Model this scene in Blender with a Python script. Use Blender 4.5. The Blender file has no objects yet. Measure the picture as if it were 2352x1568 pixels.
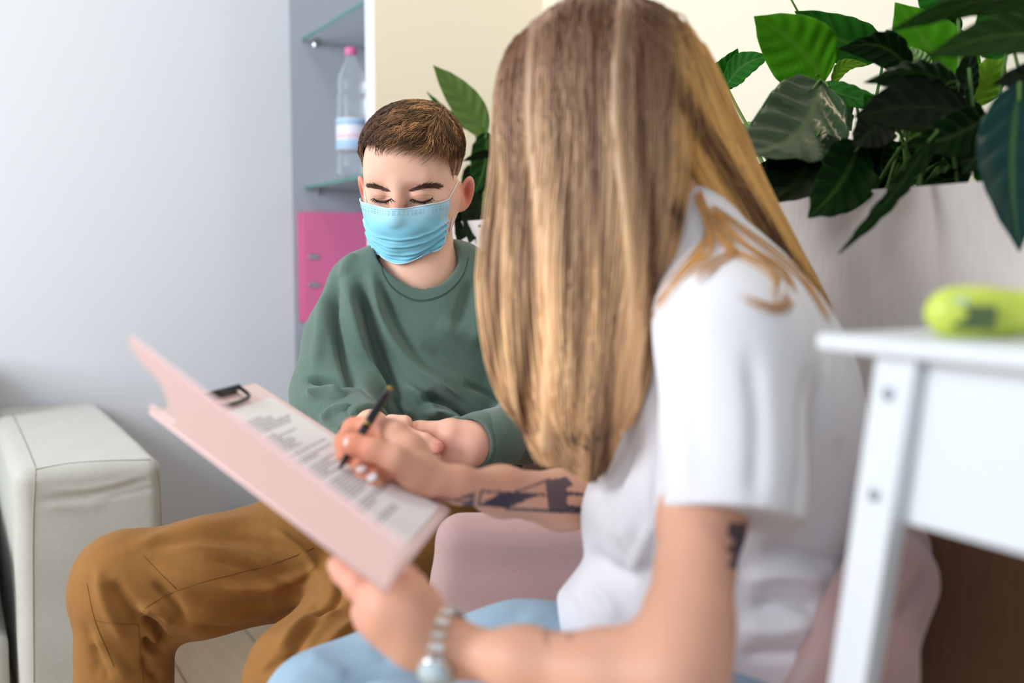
import bpy, math, random
import numpy as np
from mathutils import Vector, Matrix
from mathutils.bvhtree import BVHTree

# ------------------------------------------------------------------ camera, world, lights, exposure
W_IMG, H_IMG, FPX = 2352.0, 1568.0, 2287.0
PITCH = math.radians(4.6)
CAM = np.array([0.0, 0.0, 0.95])
FWD = np.array([0.0, math.cos(PITCH), -math.sin(PITCH)])
UPV = np.array([0.0, math.sin(PITCH), math.cos(PITCH)])
RGT = np.array([1.0, 0.0, 0.0])
scene = bpy.context.scene
COL = scene.collection
cd = bpy.data.cameras.new('camera'); cam = bpy.data.objects.new('camera', cd); COL.objects.link(cam)
cam.location = CAM; cam.rotation_euler = (math.pi/2 - PITCH, 0, 0)
cd.sensor_width = 36.0; cd.lens = 36.0*FPX/W_IMG; cd.clip_start = 0.02; cd.clip_end = 60
cd.dof.use_dof = True; cd.dof.focus_distance = 1.50; cd.dof.aperture_fstop = 2.2
scene.camera = cam
world = bpy.data.worlds.new('world'); scene.world = world; world.use_nodes = True
bg = world.node_tree.nodes['Background']; bg.inputs[0].default_value = (0.80, 0.88, 1.0, 1); bg.inputs[1].default_value = 0.36
def area(name, loc, target, size, power, color, sy=None):
    l = bpy.data.lights.new(name, 'AREA'); l.energy = power; l.color = color; l.size = size
    if sy: l.shape = 'RECTANGLE'; l.size_y = sy
    o = bpy.data.objects.new(name, l); COL.objects.link(o); o.location = loc
    o.rotation_euler = (Vector(target)-Vector(loc)).to_track_quat('-Z', 'Y').to_euler()
    return o
area('window_light', (-2.5, 0.1, 1.75), (-0.2, 1.9, 0.85), 1.3, 84, (0.94, 0.97, 1.0), 1.5)
area('window_light', (-0.9, -2.2, 2.2), (0.0, 1.7, 0.8), 1.4, 26, (0.90, 0.95, 1.0), 1.2)
area('ceiling_lamp_light', (0.95, 1.35, 2.55), (0.3, 1.7, 0.9), 0.35, 24, (1.0, 0.79, 0.52))
area('ceiling_lamp_light', (-0.6, 1.6, 2.7), (-0.3, 1.9, 0.9), 0.6, 9, (1.0, 0.9, 0.76))
scene.view_settings.view_transform = 'Standard'; scene.view_settings.look = 'None'
scene.view_settings.gamma = 1; scene.view_settings.use_curve_mapping = False
scene.view_settings.exposure = 0.06

# ------------------------------------------------------------------ helpers
def P(px, py, d):
    return CAM + d*(FWD + (px-W_IMG/2)/FPX*RGT + (H_IMG/2-py)/FPX*UPV)
def project(v):
    q = v - CAM; d = q@FWD
    return W_IMG/2 + FPX*(q@RGT)/d, H_IMG/2 - FPX*(q@UPV)/d, d
def lin(r, g, b):
    f = lambda c: (c/255/12.92) if c/255 <= .04045 else ((c/255+.055)/1.055)**2.4
    return (f(r), f(g), f(b), 1.0)

def tag(o, label=None, cat=None, group=None, kind=None):
    if label: o['label'] = label
    if cat: o['category'] = cat
    if group: o['group'] = group
    if kind: o['kind'] = kind
    return o
def thing(name, label, cat, loc=(0, 0, 0), group=None):
    o = bpy.data.objects.new(name, None); COL.objects.link(o); o.location = Vector(loc); o.empty_display_size = .05
    return tag(o, label, cat, group)
def link(name, me, m=None, parent=None):
    o = bpy.data.objects.new(name, me); COL.objects.link(o)
    if m and not me.materials: me.materials.append(m)
    if parent is not None:
        o.parent = parent
        o.matrix_parent_inverse = Matrix.Translation(-Vector(parent.location)) if parent.parent is None else Matrix.Identity(4)
    return o
def mesh_np(name, V, F, smooth=True):
    me = bpy.data.meshes.new(name); V = np.asarray(V, dtype=np.float32); F = np.asarray(F, dtype=np.int32)
    n = F.shape[1]
    me.vertices.add(len(V)); me.vertices.foreach_set('co', V.ravel())
    me.loops.add(F.size); me.loops.foreach_set('vertex_index', F.ravel())
    me.polygons.add(len(F)); me.polygons.foreach_set('loop_start', np.arange(0, F.size, n, dtype=np.int32))
    me.polygons.foreach_set('use_smooth', np.full(len(F), smooth))
    me.update(calc_edges=True); me.validate()
    return me
def set_col(me, C, name='tint'):
    a = me.color_attributes.new(name, 'FLOAT_COLOR', 'POINT')
    C = np.asarray(C, dtype=np.float32)
    if C.shape[1] == 3: C = np.hstack([C, np.ones((len(C), 1), np.float32)])
    a.data.foreach_set('color', C.ravel())

# mesh builder of boxes, tubes, lathes (one mesh per part)
class MB:
    def __init__(s): s.v = []; s.f = []
    def add(s, vs, fs):
        o = len(s.v); s.v += [tuple(map(float, p)) for p in vs]; s.f += [tuple(o+i for i in f) for f in fs]; return s
    def box(s, c, ax, ay, az, sx, sy, sz):
        c = np.array(c, float); ax, ay, az = [np.array(a, float) for a in (ax, ay, az)]
        vs = [c+ax*sx/2*i+ay*sy/2*j+az*sz/2*k for i in (-1, 1) for j in (-1, 1) for k in (-1, 1)]
        return s.add(vs, [(0, 1, 3, 2), (4, 6, 7, 5), (0, 4, 5, 1), (2, 3, 7, 6), (0, 2, 6, 4), (1, 5, 7, 3)])
    def tube(s, pts, r, n=8, cap=True):
        pts = [np.array(p, float) for p in pts]; m = len(pts); rr = r if hasattr(r, '__len__') else [r]*m
        up = np.array([.31, .2, .93]); vs = []; 
        for i, p in enumerate(pts):
            t = pts[min(i+1, m-1)]-pts[max(i-1, 0)]; t /= np.linalg.norm(t)+1e-12
            a = np.cross(t, up); a /= np.linalg.norm(a)+1e-12; b = np.cross(t, a)
            for k in range(n):
                q = 2*math.pi*k/n; vs.append(p+rr[i]*(math.cos(q)*a+math.sin(q)*b))
        fs = [(i*n+k, i*n+(k+1) % n, (i+1)*n+(k+1) % n, (i+1)*n+k) for i in range(m-1) for k in range(n)]
        if cap: fs += [tuple(range(n-1, -1, -1)), tuple(range((m-1)*n, m*n))]
        return s.add(vs, fs)
    def lathe(s, c, prof, n=32, ax=(1, 0, 0), ay=(0, 1, 0), az=(0, 0, 1)):
        c = np.array(c, float); ax, ay, az = [np.array(a, float) for a in (ax, ay, az)]
        vs = [c+az*z+r*(math.cos(2*math.pi*k/n)*ax+math.sin(2*math.pi*k/n)*ay) for r, z in prof for k in range(n)]
        m = len(prof)
        fs = [(i*n+k, i*n+(k+1) % n, (i+1)*n+(k+1) % n, (i+1)*n+k) for i in range(m-1) for k in range(n)]
        fs += [tuple(range(n-1, -1, -1)), tuple(range((m-1)*n, m*n))]
        return s.add(vs, fs)
    def build(s, name, m, parent=None, smooth=False, bevel=0, seg=2):
        me = bpy.data.meshes.new(name); me.from_pydata(s.v, [], s.f); me.update()
        if smooth:
            me.polygons.foreach_set('use_smooth', [True]*len(me.polygons))
        o = link(name, me, m, parent)
        if bevel:
            b = o.modifiers.new('bevel', 'BEVEL'); b.width = bevel; b.segments = seg; b.limit_method = 'ANGLE'; b.angle_limit = .6
            me.polygons.foreach_set('use_smooth', [True]*len(me.polygons))
            wn = o.modifiers.new('wn', 'WEIGHTED_NORMAL'); wn.keep_sharp = False
        return o

# ------------------------------------------------------------------ materials
def mat(name, col, rough=.6, tint=None, bump=0, bscale=400, bstretch=(1, 1, 1), var=0, vscale=8, sheen=0, sss=0, spec=.5,
        metal=0, trans=0, coat=0, ior=1.45, dist=.001, alpha=1, ssr=(1, .4, .2)):
    m = bpy.data.materials.new(name); m.use_nodes = True; nt = m.node_tree; N = nt.nodes; L = nt.links
    b = N['Principled BSDF']; b.inputs['Base Color'].default_value = col; b.inputs['Roughness'].default_value = rough
    b.inputs['Specular IOR Level'].default_value = spec; b.inputs['Metallic'].default_value = metal
    b.inputs['Transmission Weight'].default_value = trans; b.inputs['IOR'].default_value = ior
    b.inputs['Coat Weight'].default_value = coat; b.inputs['Alpha'].default_value = alpha
    if sheen: b.inputs['Sheen Weight'].default_value = sheen; b.inputs['Sheen Roughness'].default_value = .5
    if sss:
        b.inputs['Subsurface Weight'].default_value = sss; b.inputs['Subsurface Scale'].default_value = .01
        b.inputs['Subsurface Radius'].default_value = ssr
    tc = N.new('ShaderNodeTexCoord'); src = None
    if tint:
        at = N.new('ShaderNodeAttribute'); at.attribute_name = tint; src = at.outputs['Color']
    if var:
        n = N.new('ShaderNodeTexNoise'); n.inputs['Scale'].default_value = vscale; n.inputs['Detail'].default_value = 4
        mp = N.new('ShaderNodeMapping'); mp.inputs['Scale'].default_value = bstretch
        L.new(tc.outputs['Object'], mp.inputs[0]); L.new(mp.outputs[0], n.inputs[0])
        r = N.new('ShaderNodeMapRange'); r.inputs[1].default_value = .3; r.inputs[2].default_value = .7
        r.inputs[3].default_value = 1-var; r.inputs[4].default_value = 1+var; L.new(n.outputs[0], r.inputs[0])
        mx = N.new('ShaderNodeMix'); mx.data_type = 'RGBA'; mx.blend_type = 'MULTIPLY'; mx.inputs[0].default_value = 1
        if src: L.new(src, mx.inputs[6])
        else: mx.inputs[6].default_value = col
        L.new(r.outputs[0], mx.inputs[7]); src = mx.outputs[2]
    if src: L.new(src, b.inputs['Base Color'])
    if bump:
        n = N.new('ShaderNodeTexNoise'); n.inputs['Scale'].default_value = bscale; n.inputs['Detail'].default_value = 3
        mp = N.new('ShaderNodeMapping'); mp.inputs['Scale'].default_value = bstretch
        L.new(tc.outputs['Object'], mp.inputs[0]); L.new(mp.outputs[0], n.inputs[0])
        bp = N.new('ShaderNodeBump'); bp.inputs['Strength'].default_value = bump; bp.inputs['Distance'].default_value = dist
        L.new(n.outputs[0], bp.inputs['Height']); L.new(bp.outputs[0], b.inputs['Normal'])
    return m

# ------------------------------------------------------------------ implicit surfaces for bodies, clothes and cushions
class SDF:
    def __init__(s): s.ops = []; s.R = np.eye(3); s.t = np.zeros(3)
    def frame(s, R=None, t=None): s.R = np.eye(3) if R is None else R; s.t = np.zeros(3) if t is None else t
    def w(s, p): return s.R@np.array(p, float)+s.t
    def cap(s, a, b, r1, r2=None, k=.012, sub=False):
        r2 = r1 if r2 is None else r2; a = s.w(a); b = s.w(b); ba = b-a; L2 = float(ba@ba)+1e-12
        def fn(p):
            q = p-a; h = np.clip((q@ba)/L2, 0, 1)
            return np.linalg.norm(q-h[:, None]*ba, axis=1)-(r1+(r2-r1)*h)
        s.ops.append((sub, k, fn, (a+b)/2, np.sqrt(L2)/2+max(r1, r2)))
    def chain(s, pts, k=.012, sub=False):
        for p, q in zip(pts[:-1], pts[1:]): s.cap(p[0], q[0], p[1], q[1], k, sub)
    def ell(s, c, r, k=.012, sub=False, R=None):
        c = s.w(c); M = s.R if R is None else s.R@R; r = np.array(r, float)
        def fn(p):
            q = (p-c)@M; k0 = np.linalg.norm(q/r, axis=1); k1 = np.linalg.norm(q/(r*r), axis=1)+1e-9
            return k0*(k0-1)/k1
        s.ops.append((sub, k, fn, c, max(r)))
    def box(s, c, half, rad, k=.012, sub=False, R=None):
        c = s.w(c); M = s.R if R is None else s.R@R; h = np.array(half, float)-rad
        def fn(p):
            q = np.abs((p-c)@M)-h
            return np.linalg.norm(np.maximum(q, 0), axis=1)+np.minimum(q.max(axis=1), 0)-rad
        s.ops.append((sub, k, fn, c, np.linalg.norm(half)))
    def torus(s, c, R, r, M, k=.006, sub=False, flat=1.0):
        c = s.w(c)
        def fn(p):
            q = (p-c)@M; a = np.hypot(q[:, 0], q[:, 1])-R
            return np.hypot(a, q[:, 2]*flat)-r
        s.ops.append((sub, k, fn, c, R+r))
    def plane(s, c, n, k=.003):      # cut away the side that n points to
        c = s.w(c); n = np.array(n, float); n /= np.linalg.norm(n)
        s.ops.append((True, k, lambda p: -((p-c)@n), c, 9e9))
    def cutcap(s, c, n, R, k=.003):  # cut away beyond a disc-limited plane
        c = s.w(c); n = np.array(n, float); n /= np.linalg.norm(n)
        def fn(p):
            q = p-c; a = q@n; rr = np.linalg.norm(q-a[:, None]*n, axis=1)
            return np.maximum(np.maximum(-a, a-.12), rr-R)
        s.ops.append((True, k, fn, c+n*.06, R+.08))
    def __call__(s, p, M=.07):
        d = np.full(len(p), .3)
        for sub, k, fn, c, r in s.ops:
            if r > 1e6: idx = None; q = p
            else:
                m = ((p-c)**2).sum(axis=1) < (r+M)**2
                if not m.any(): continue
                idx = np.nonzero(m)[0]; q = p[idx]
            e = fn(q); cur = d if idx is None else d[idx]
            if sub: e = -e; h = np.maximum(k-np.abs(cur-e), 0)/k; res = np.maximum(cur, e)+h*h*k/4
            else: h = np.maximum(k-np.abs(cur-e), 0)/k; res = np.minimum(cur, e)-h*h*k/4
            if idx is None: d = res
            else: d[idx] = res
        return d
    def grad(s, p, e=.0008):
        g = np.stack([s(p+np.eye(3)[i]*e)-s(p-np.eye(3)[i]*e) for i in range(3)], 1)
        return g/(np.linalg.norm(g, axis=1)[:, None]+1e-9)
    def snap(s, p, off=0, it=3):
        for _ in range(it): p = p-s.grad(p)*(s(p)-off)[:, None]
        return p
    def mesh(s, h, levels=5, smooth=2):
        lo = np.min([o[3]-o[4] for o in s.ops if not o[0]], axis=0)-.03; hi = np.max([o[3]+o[4] for o in s.ops if not o[0]], axis=0)+.03
        n = 2**(levels-1); H = h*n; dim = np.ceil((hi-lo)/H).astype(int)+1
        c = np.stack(np.meshgrid(*[np.arange(x) for x in dim], indexing='ij'), -1).reshape(-1, 3)
        for l in range(levels):
            hh = H/2**l; d = s(lo+(c+.5)*hh); c = c[np.abs(d) < hh*.87*1.25]
            if l < levels-1:
                off = np.array([[i, j, k] for i in (0, 1) for j in (0, 1) for k in (0, 1)])
                c = (c[:, None]*2+off).reshape(-1, 3)
        D = 4096
        key = lambda q: (q[..., 0].astype(np.int64)+2)*D*D+(q[..., 1]+2)*D+(q[..., 2]+2)
        off = np.array([[i, j, k] for i in (0, 1) for j in (0, 1) for k in (0, 1)])
        corners = c[:, None]+off; ck = key(corners); uk, inv = np.unique(ck.ravel(), return_inverse=True)
        uc = np.stack([uk//(D*D)-2, (uk//D) % D-2, uk % D-2], 1); val = s(lo+uc*h); inv = inv.reshape(ck.shape)
        val[np.abs(val) < 1e-9] = 1e-9
        cv = val[inv]; mixed = (cv.min(1) < 0) & (cv.max(1) > 0); c = c[mixed]; cv = cv[mixed]
        edges = [(0, 4), (1, 5), (2, 6), (3, 7), (0, 2), (1, 3), (4, 6), (5, 7), (0, 1), (2, 3), (4, 5), (6, 7)]
        acc = np.zeros((len(c), 3)); cnt = np.zeros(len(c))
        for a, b in edges:
            va, vb = cv[:, a], cv[:, b]; m = (va < 0) != (vb < 0); t = va[m]/(va[m]-vb[m])
            acc[m] += off[a]+t[:, None]*(off[b]-off[a]); cnt[m] += 1
        V = lo+(c+acc/cnt[:, None])*h
        kk = key(c); order = np.argsort(kk); sk = kk[order]
        def find(q):
            k = key(q); i = np.clip(np.searchsorted(sk, k), 0, len(sk)-1); ok = sk[i] == k; return order[i], ok
        F = []
        for ax, (e1, e2), corner in ((0, ((0, 1, 0), (0, 0, 1)), 4), (1, ((0, 0, 1), (1, 0, 0)), 2), (2, ((1, 0, 0), (0, 1, 0)), 1)):
            e1 = np.array(e1); e2 = np.array(e2)
            m = (cv[:, 0] < 0) != (cv[:, corner] < 0); q = c[m]; neg = cv[m][:, 0] < 0
            i0 = np.nonzero(m)[0]; i1, o1 = find(q-e1); i2, o2 = find(q-e1-e2); i3, o3 = find(q-e2)
            ok = o1 & o2 & o3; f = np.stack([i0, i1, i2, i3], 1)[ok]; neg = neg[ok]
            f[~neg] = f[~neg][:, ::-1]; F.append(f)
        F = np.concatenate(F)
        e = np.concatenate([F[:, [0, 1]], F[:, [1, 2]], F[:, [2, 3]], F[:, [3, 0]]])
        for _ in range(smooth):
            S = np.zeros_like(V); C = np.bincount(e[:, 0], minlength=len(V)).astype(float)
            for i in range(3): S[:, i] = np.bincount(e[:, 0], weights=V[e[:, 1], i], minlength=len(V))
            V = V*.5+.5*np.where(C[:, None] > 0, S/np.maximum(C, 1)[:, None], V)
        return V, F
def normals(V, F):
    n = np.cross(V[F[:, 2]]-V[F[:, 0]], V[F[:, 3]]-V[F[:, 1]]); N = np.zeros_like(V)
    for j in range(4):
        for i in range(3): N[:, i] += np.bincount(F[:, j], weights=n[:, i], minlength=len(V))
    return N/(np.linalg.norm(N, axis=1)[:, None]+1e-12)
def polydist(x, y, pts):
    best = np.full(len(x), 1e9); bt = np.zeros(len(x)); pts = np.array(pts, float)
    L = np.linalg.norm(np.diff(pts, axis=0), axis=1); cum = np.concatenate([[0], np.cumsum(L)])/L.sum()
    sg = np.zeros(len(x))
    for i in range(len(pts)-1):
        a = pts[i]; b = pts[i+1]; ba = b-a; h = np.clip(((x-a[0])*ba[0]+(y-a[1])*ba[1])/(ba@ba), 0, 1)
        dx = x-a[0]-h*ba[0]; dy = y-a[1]-h*ba[1]; d = np.hypot(dx, dy); m = d < best
        best[m] = d[m]; bt[m] = (cum[i]+h*(cum[i+1]-cum[i]))[m]; sg[m] = np.sign(ba[0]*dy-ba[1]*dx)[m]
    return best, bt, sg
def spline(pts, n=8):
    pts = np.array(pts, float); m = len(pts); out = []
    for i in range(m-1):
        p0, p1, p2, p3 = pts[max(i-1, 0)], pts[i], pts[i+1], pts[min(i+2, m-1)]
        for k in range(n):
            t = k/n; out.append(.5*((2*p1)+(-p0+p2)*t+(2*p0-5*p1+4*p2-p3)*t*t+(-p0+3*p1-3*p2+p3)*t**3))
    out.append(pts[-1]); return np.array(out)
def folds(V, F, fl):
    """relief of cloth: every fold is (polyline, width, height) laid over the side seen in the photograph"""
    N = normals(V, F); x, y, d = project(V); view = (V-CAM)/np.linalg.norm(V-CAM, axis=1)[:, None]
    face = np.clip(-(N*view).sum(1)*2.2, 0, 1); D = np.zeros(len(V))
    for pts, w, a in fl:
        sp = spline(pts, 5); lo = sp.min(0)-3*w; hi = sp.max(0)+3*w
        m = (x > lo[0]) & (x < hi[0]) & (y > lo[1]) & (y < hi[1])
        if not m.any(): continue
        dd, t, sg = polydist(x[m], y[m], sp)
        D[m] += a*np.exp(-(dd/w)**2)*np.clip(np.sin(np.pi*np.clip(t, .02, .98))*1.6, 0, 1)
    return V+N*(D*face)[:, None]
def inpoly(x, y, poly):
    poly = np.array(poly, float); c = np.zeros(len(x), bool); j = len(poly)-1
    for i in range(len(poly)):
        xi, yi = poly[i]; xj, yj = poly[j]
        m = ((yi > y) != (yj > y)); c ^= m & (x < (xj-xi)*(y-yi)/(yj-yi+1e-12)+xi); j = i
    return c
def cast(bvh, px, py):
    q = P(px, py, 1.0)-CAM; q = Vector(q/np.linalg.norm(q)); r = bvh.ray_cast(Vector(CAM), q)
    return None if r[0] is None else (np.array(r[0]), np.array(r[1]))
def bvh_of(V, F): return BVHTree.FromPolygons([tuple(v) for v in V], [tuple(int(i) for i in f) for f in F])
def on_surf(bvh, pts, off=0.0, n=6):
    out = []
    for x, y in spline(pts, n):
        r = cast(bvh, x, y)
        if r: out.append(r[0]+r[1]*off)
    return out
def ribbons(S, rad, sides=3):
    """S: (n strands, m points, 3) -> vertices and quads of thin tapering tubes"""
    n, m, _ = S.shape; T = np.gradient(S, axis=1); T /= np.linalg.norm(T, axis=2)[..., None]+1e-12
    up = np.array([.2, -.93, .3]); A = np.cross(T, up); A /= np.linalg.norm(A, axis=2)[..., None]+1e-12; B = np.cross(T, A)
    r = np.asarray(rad); r = r[:, None]*np.ones((1, m)) if r.ndim == 1 else r
    V = np.stack([S+r[..., None]*(math.cos(2*math.pi*k/sides)*A+math.sin(2*math.pi*k/sides)*B) for k in range(sides)], 2)
    idx = np.arange(n*m*sides).reshape(n, m, sides); F = []
    for k in range(sides):
        k2 = (k+1) % sides
        F.append(np.stack([idx[:, :-1, k], idx[:, :-1, k2], idx[:, 1:, k2], idx[:, 1:, k]], -1).reshape(-1, 4))
    return V.reshape(-1, 3), np.concatenate(F)
def rotm(ax, deg):
    return np.array(Matrix.Rotation(math.radians(deg), 3, ax))

# room axes: U runs along the cream wall away from the camera, Nn points through it
AZ = math.radians(29.8)
U = np.array([-math.sin(AZ), math.cos(AZ), 0]); Nn = np.array([math.cos(AZ), math.sin(AZ), 0]); Z = np.array([0, 0, 1.0])
C0 = np.array([-0.656, 3.0, 0])
def R_(t, n, z): return C0 - U*t + Nn*n + Z*z     # t towards the camera along the wall, n into the wall, z up
# ------------------------------------------------------------------ the room
M_white = mat('wall_paint_white', lin(222, 226, 233), .85, bump=.05, bscale=60)
M_cream = mat('wall_paint_cream', lin(233, 226, 207), .85, bump=.05, bscale=60)
M_grey = mat('cabinet_grey', lin(172, 180, 190), .5)
M_edge = mat('cabinet_edge', lin(222, 222, 236), .45)
M_plank = mat('oak_plank', lin(205, 186, 158), .45, bump=.15, bscale=60, bstretch=(9, 1, 1), var=.08, vscale=5)
M_joint = mat('floor_joint', lin(120, 100, 82), .9)
b = MB(); b.box(R_(1.5, -1.3, -.012), U, Nn, Z, 5.0, 4.6, .02)
floor = b.build('floor', M_joint); tag(floor, kind='structure')
pk = bpy.data.meshes.new('plank'); q = MB(); q.box((0, 0, 0), (1, 0, 0), (0, 1, 0), (0, 0, 1), .197, 1.196, .012)
pk.from_pydata(q.v, [], q.f); pk.update(); pk.materials.append(M_plank)
for i in range(18):
    for j in range(4):
        c = R_(.45+1.2*j+(.55, .1, .8)[i % 3]-.6, .62-.2*i, .002)
        if c[1] < -.4: continue
        o = bpy.data.objects.new('plank', pk); COL.objects.link(o); o.parent = floor; o.location = c
        o.rotation_euler = (0, 0, math.atan2(U[1], U[0])-math.pi/2)
b = MB(); b.box(R_(-.05, -2.25, 1.4), U, Nn, Z, .10, 4.5, 2.8); wl = b.build('wall_left', M_white); tag(wl, kind='structure')
b = MB(); b.box(R_(1.9, .52, 1.4), U, Nn, Z, 4.0, .1, 2.8); wr = b.build('wall_right', M_cream); tag(wr, kind='structure')
b = MB(); b.box(R_(-.05, .26, 1.4), U, Nn, Z, .10, .52, 2.8); wn = b.build('wall_back', M_grey); tag(wn, kind='structure')
b = MB(); b.box(R_(.006, -2.25, .04), U, Nn, Z, .012, 4.5, .08); tag(b.build('baseboard_left', M_white), kind='structure')

# shelving unit with glass shelves
M_glass = mat('shelf_glass', (.80, .93, .90, 1), .03, trans=1, ior=1.45)
M_gedge = mat('glass_edge', lin(70, 135, 122), .15, spec=.8)
M_chrome = mat('chrome', lin(190, 190, 195), .2, metal=1)
unit = thing('shelving_unit', 'grey shelving unit with glass shelves recessed between white wall and cream wall', 'shelves', R_(.3, .17, 0))
MB().box(R_(.300, .345, 1.4), U, Nn, Z, .60, .01, 2.8).build('back_panel', M_grey, unit)
MB().box(R_(.627, .172, 1.4), U, Nn, Z, .054, .346, 2.8).build('side_panel', M_edge, unit)
b = MB(); b.box(R_(.657, .235, 1.4), U, Nn, Z, .006, .470, 2.8); wm = b.build('wall_middle', M_cream); tag(wm, kind='structure')
MB().box(R_(.300, .185, .755), U, Nn, Z, .594, .31, .022).build('shelf_board', M_grey, unit)
MB().box(R_(.300, .185, .40), U, Nn, Z, .594, .31, .022).build('shelf_board', M_grey, unit)
for zz in (1.606, 1.170):
    g = MB().box(R_(.299, .190, zz), U, Nn, Z, .590, .300, .009).build('glass_shelf', M_glass, unit)
    MB().box(R_(.299, .0385, zz), U, Nn, Z, .590, .003, .0085).build('polished_edge', M_gedge, g)
    MB().box(R_(.003, .190, zz), U, Nn, Z, .002, .300, .0085).build('polished_edge', M_gedge, g)
    for nn in (.075, .27):
        MB().lathe(R_(.006, nn, zz-.013), [(.002, -.004), (.006, -.004), (.007, .004), (.003, .0085)], 12).build('shelf_pin', M_chrome, g)

# water bottle on the lower glass shelf
M_pet = mat('clear_plastic', (.93, .97, 1.0, 1), .06, trans=.92, ior=1.25, spec=.6)
M_cap = mat('bottle_cap', lin(214, 112, 160), .4)
M_lab = mat('bottle_label', lin(165, 200, 232), .4); M_lab2 = mat('bottle_label_white', lin(228, 230, 242), .4); M_lab3 = mat('label_pink', lin(232, 200, 216), .4)
bc = P(812, 600, 2.70); bc[2] = 1.1745
bottle = thing('water_bottle', 'clear plastic water bottle with pink cap and blue label on the glass shelf', 'bottle', bc)
prof = [(.018, 0), (.036, .004), (.041, .015), (.041, .05), (.0385, .056), (.041, .062), (.041, .07), (.0405, .155), (.041, .165),
        (.038, .175), (.041, .185), (.037, .2), (.04, .215), (.034, .228), (.038, .245), (.034, .268), (.024, .292), (.0145, .308), (.0135, .325), (.011, .326)]
MB().lathe(bc, prof, 40).build('bottle_body', M_pet, bottle, smooth=True)
MB().lathe(bc, [(.0155, .322), (.0165, .324), (.0165, .340), (.0145, .343)], 24).build('bottle_cap', M_cap, bottle, smooth=True)
lb = MB().lathe(bc, [(.0412, .072), (.0418, .073), (.0418, .153), (.0412, .154)], 40).build('bottle_label', M_lab2, bottle, smooth=True)
MB().lathe(bc, [(.0415, .136), (.0423, .137), (.0423, .151), (.0415, .152)], 40).build('label_band', M_lab, lb, smooth=True)
MB().lathe(bc, [(.0415, .074), (.0423, .075), (.0423, .096), (.0415, .097)], 40).build('label_band', M_lab, lb, smooth=True)
MB().lathe(bc, [(.0415, .102), (.0421, .103), (.0421, .112), (.0415, .113)], 40).build('label_band', M_lab3, lb, smooth=True)

# pink ring binder standing on the board below
M_pink = mat('binder_pink', lin(232, 120, 168), .45, bump=.1, bscale=300)
M_dark = mat('dark_gap', lin(60, 55, 62), .6)
binder = thing('ring_binder', 'bright pink ring binder standing on the shelf behind the seated boy', 'binder', R_(.03, .19, .767))
bt = .055
cf = MB().box(R_(bt, .155, .767+.165), U, Nn, Z, .003, .285, .33).build('binder_cover', M_pink, binder, bevel=.001)
MB().box(R_(.006, .155, .767+.165), U, Nn, Z, .003, .285, .33).build('binder_cover', M_pink, binder, bevel=.001)
MB().box(R_(.030, .2965, .767+.165), U, Nn, Z, .051, .003, .33).build('binder_spine', M_pink, binder, bevel=.001)
MB().box(R_(.030, .165, .767+.160), U, Nn, Z, .030, .25, .297).build('paper_stack', M_white, binder)
for zz in (.983-.02, .900-.02):
    zc = zz
    pts = [R_(bt+.002, .045+.017*math.cos(a)*1.0, zc+.0065*math.sin(a)) for a in np.linspace(0, 2*math.pi, 25)]
    ey = MB().tube(pts, .0024, 6, cap=False).build('metal_eyelet', M_chrome, cf, smooth=True)
    MB().box(R_(bt+.0018, .045, zc), U, Nn, Z, .001, .03, .009).build('eyelet_slot', M_grey, ey)

# planter divider
M_plant = mat('planter_laminate', lin(206, 198, 194), .6, bump=.12, bscale=90, bstretch=(6, 6, .5), var=.05, vscale=60)
M_soil = mat('soil', lin(38, 26, 18), .95, bump=1, bscale=150, dist=.01)
PT = 1.031
pl = thing('planter', 'long waist-high pale grey planter box along the cream wall full of peace lilies', 'planter', R_(1.9, .16, 0))
MB().box(R_(1.93, .010, .70+(PT-.70)/2), U, Nn, Z, 2.54, .02, PT-.70).build('front_panel', M_plant, pl, bevel=.0015)
MB().box(R_(1.93, .012, .349), U, Nn, Z, 2.54, .02, .698).build('lower_panel', mat('planter_brown', lin(132, 98, 74), .6, bump=.1, bscale=90, bstretch=(6, 6, .5), var=.08, vscale=40), pl)
MB().box(R_(1.93, .320, PT/2), U, Nn, Z, 2.54, .02, PT).build('rear_panel', M_plant, pl)
MB().box(R_(.670, .165, PT/2), U, Nn, Z, .02, .29, PT).build('end_panel', M_plant, pl)
MB().box(R_(3.19, .165, PT/2), U, Nn, Z, .02, .29, PT).build('end_panel', M_plant, pl)
V = []; Fs = []; nx, ny = 260, 30
for i in range(nx):
    for j in range(ny): V.append(R_(.68+2.5*i/(nx-1), .02+.29*j/(ny-1), PT-.035+.006*math.sin(i*1.3)*math.cos(j*1.9)+.004*random.random()))
Fs = [(i*ny+j, (i+1)*ny+j, (i+1)*ny+j+1, i*ny+j+1) for i in range(nx-1) for j in range(ny-1)]
so = link('soil', mesh_np('soil', V, Fs), M_soil, pl); so['kind'] = 'stuff'

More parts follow.
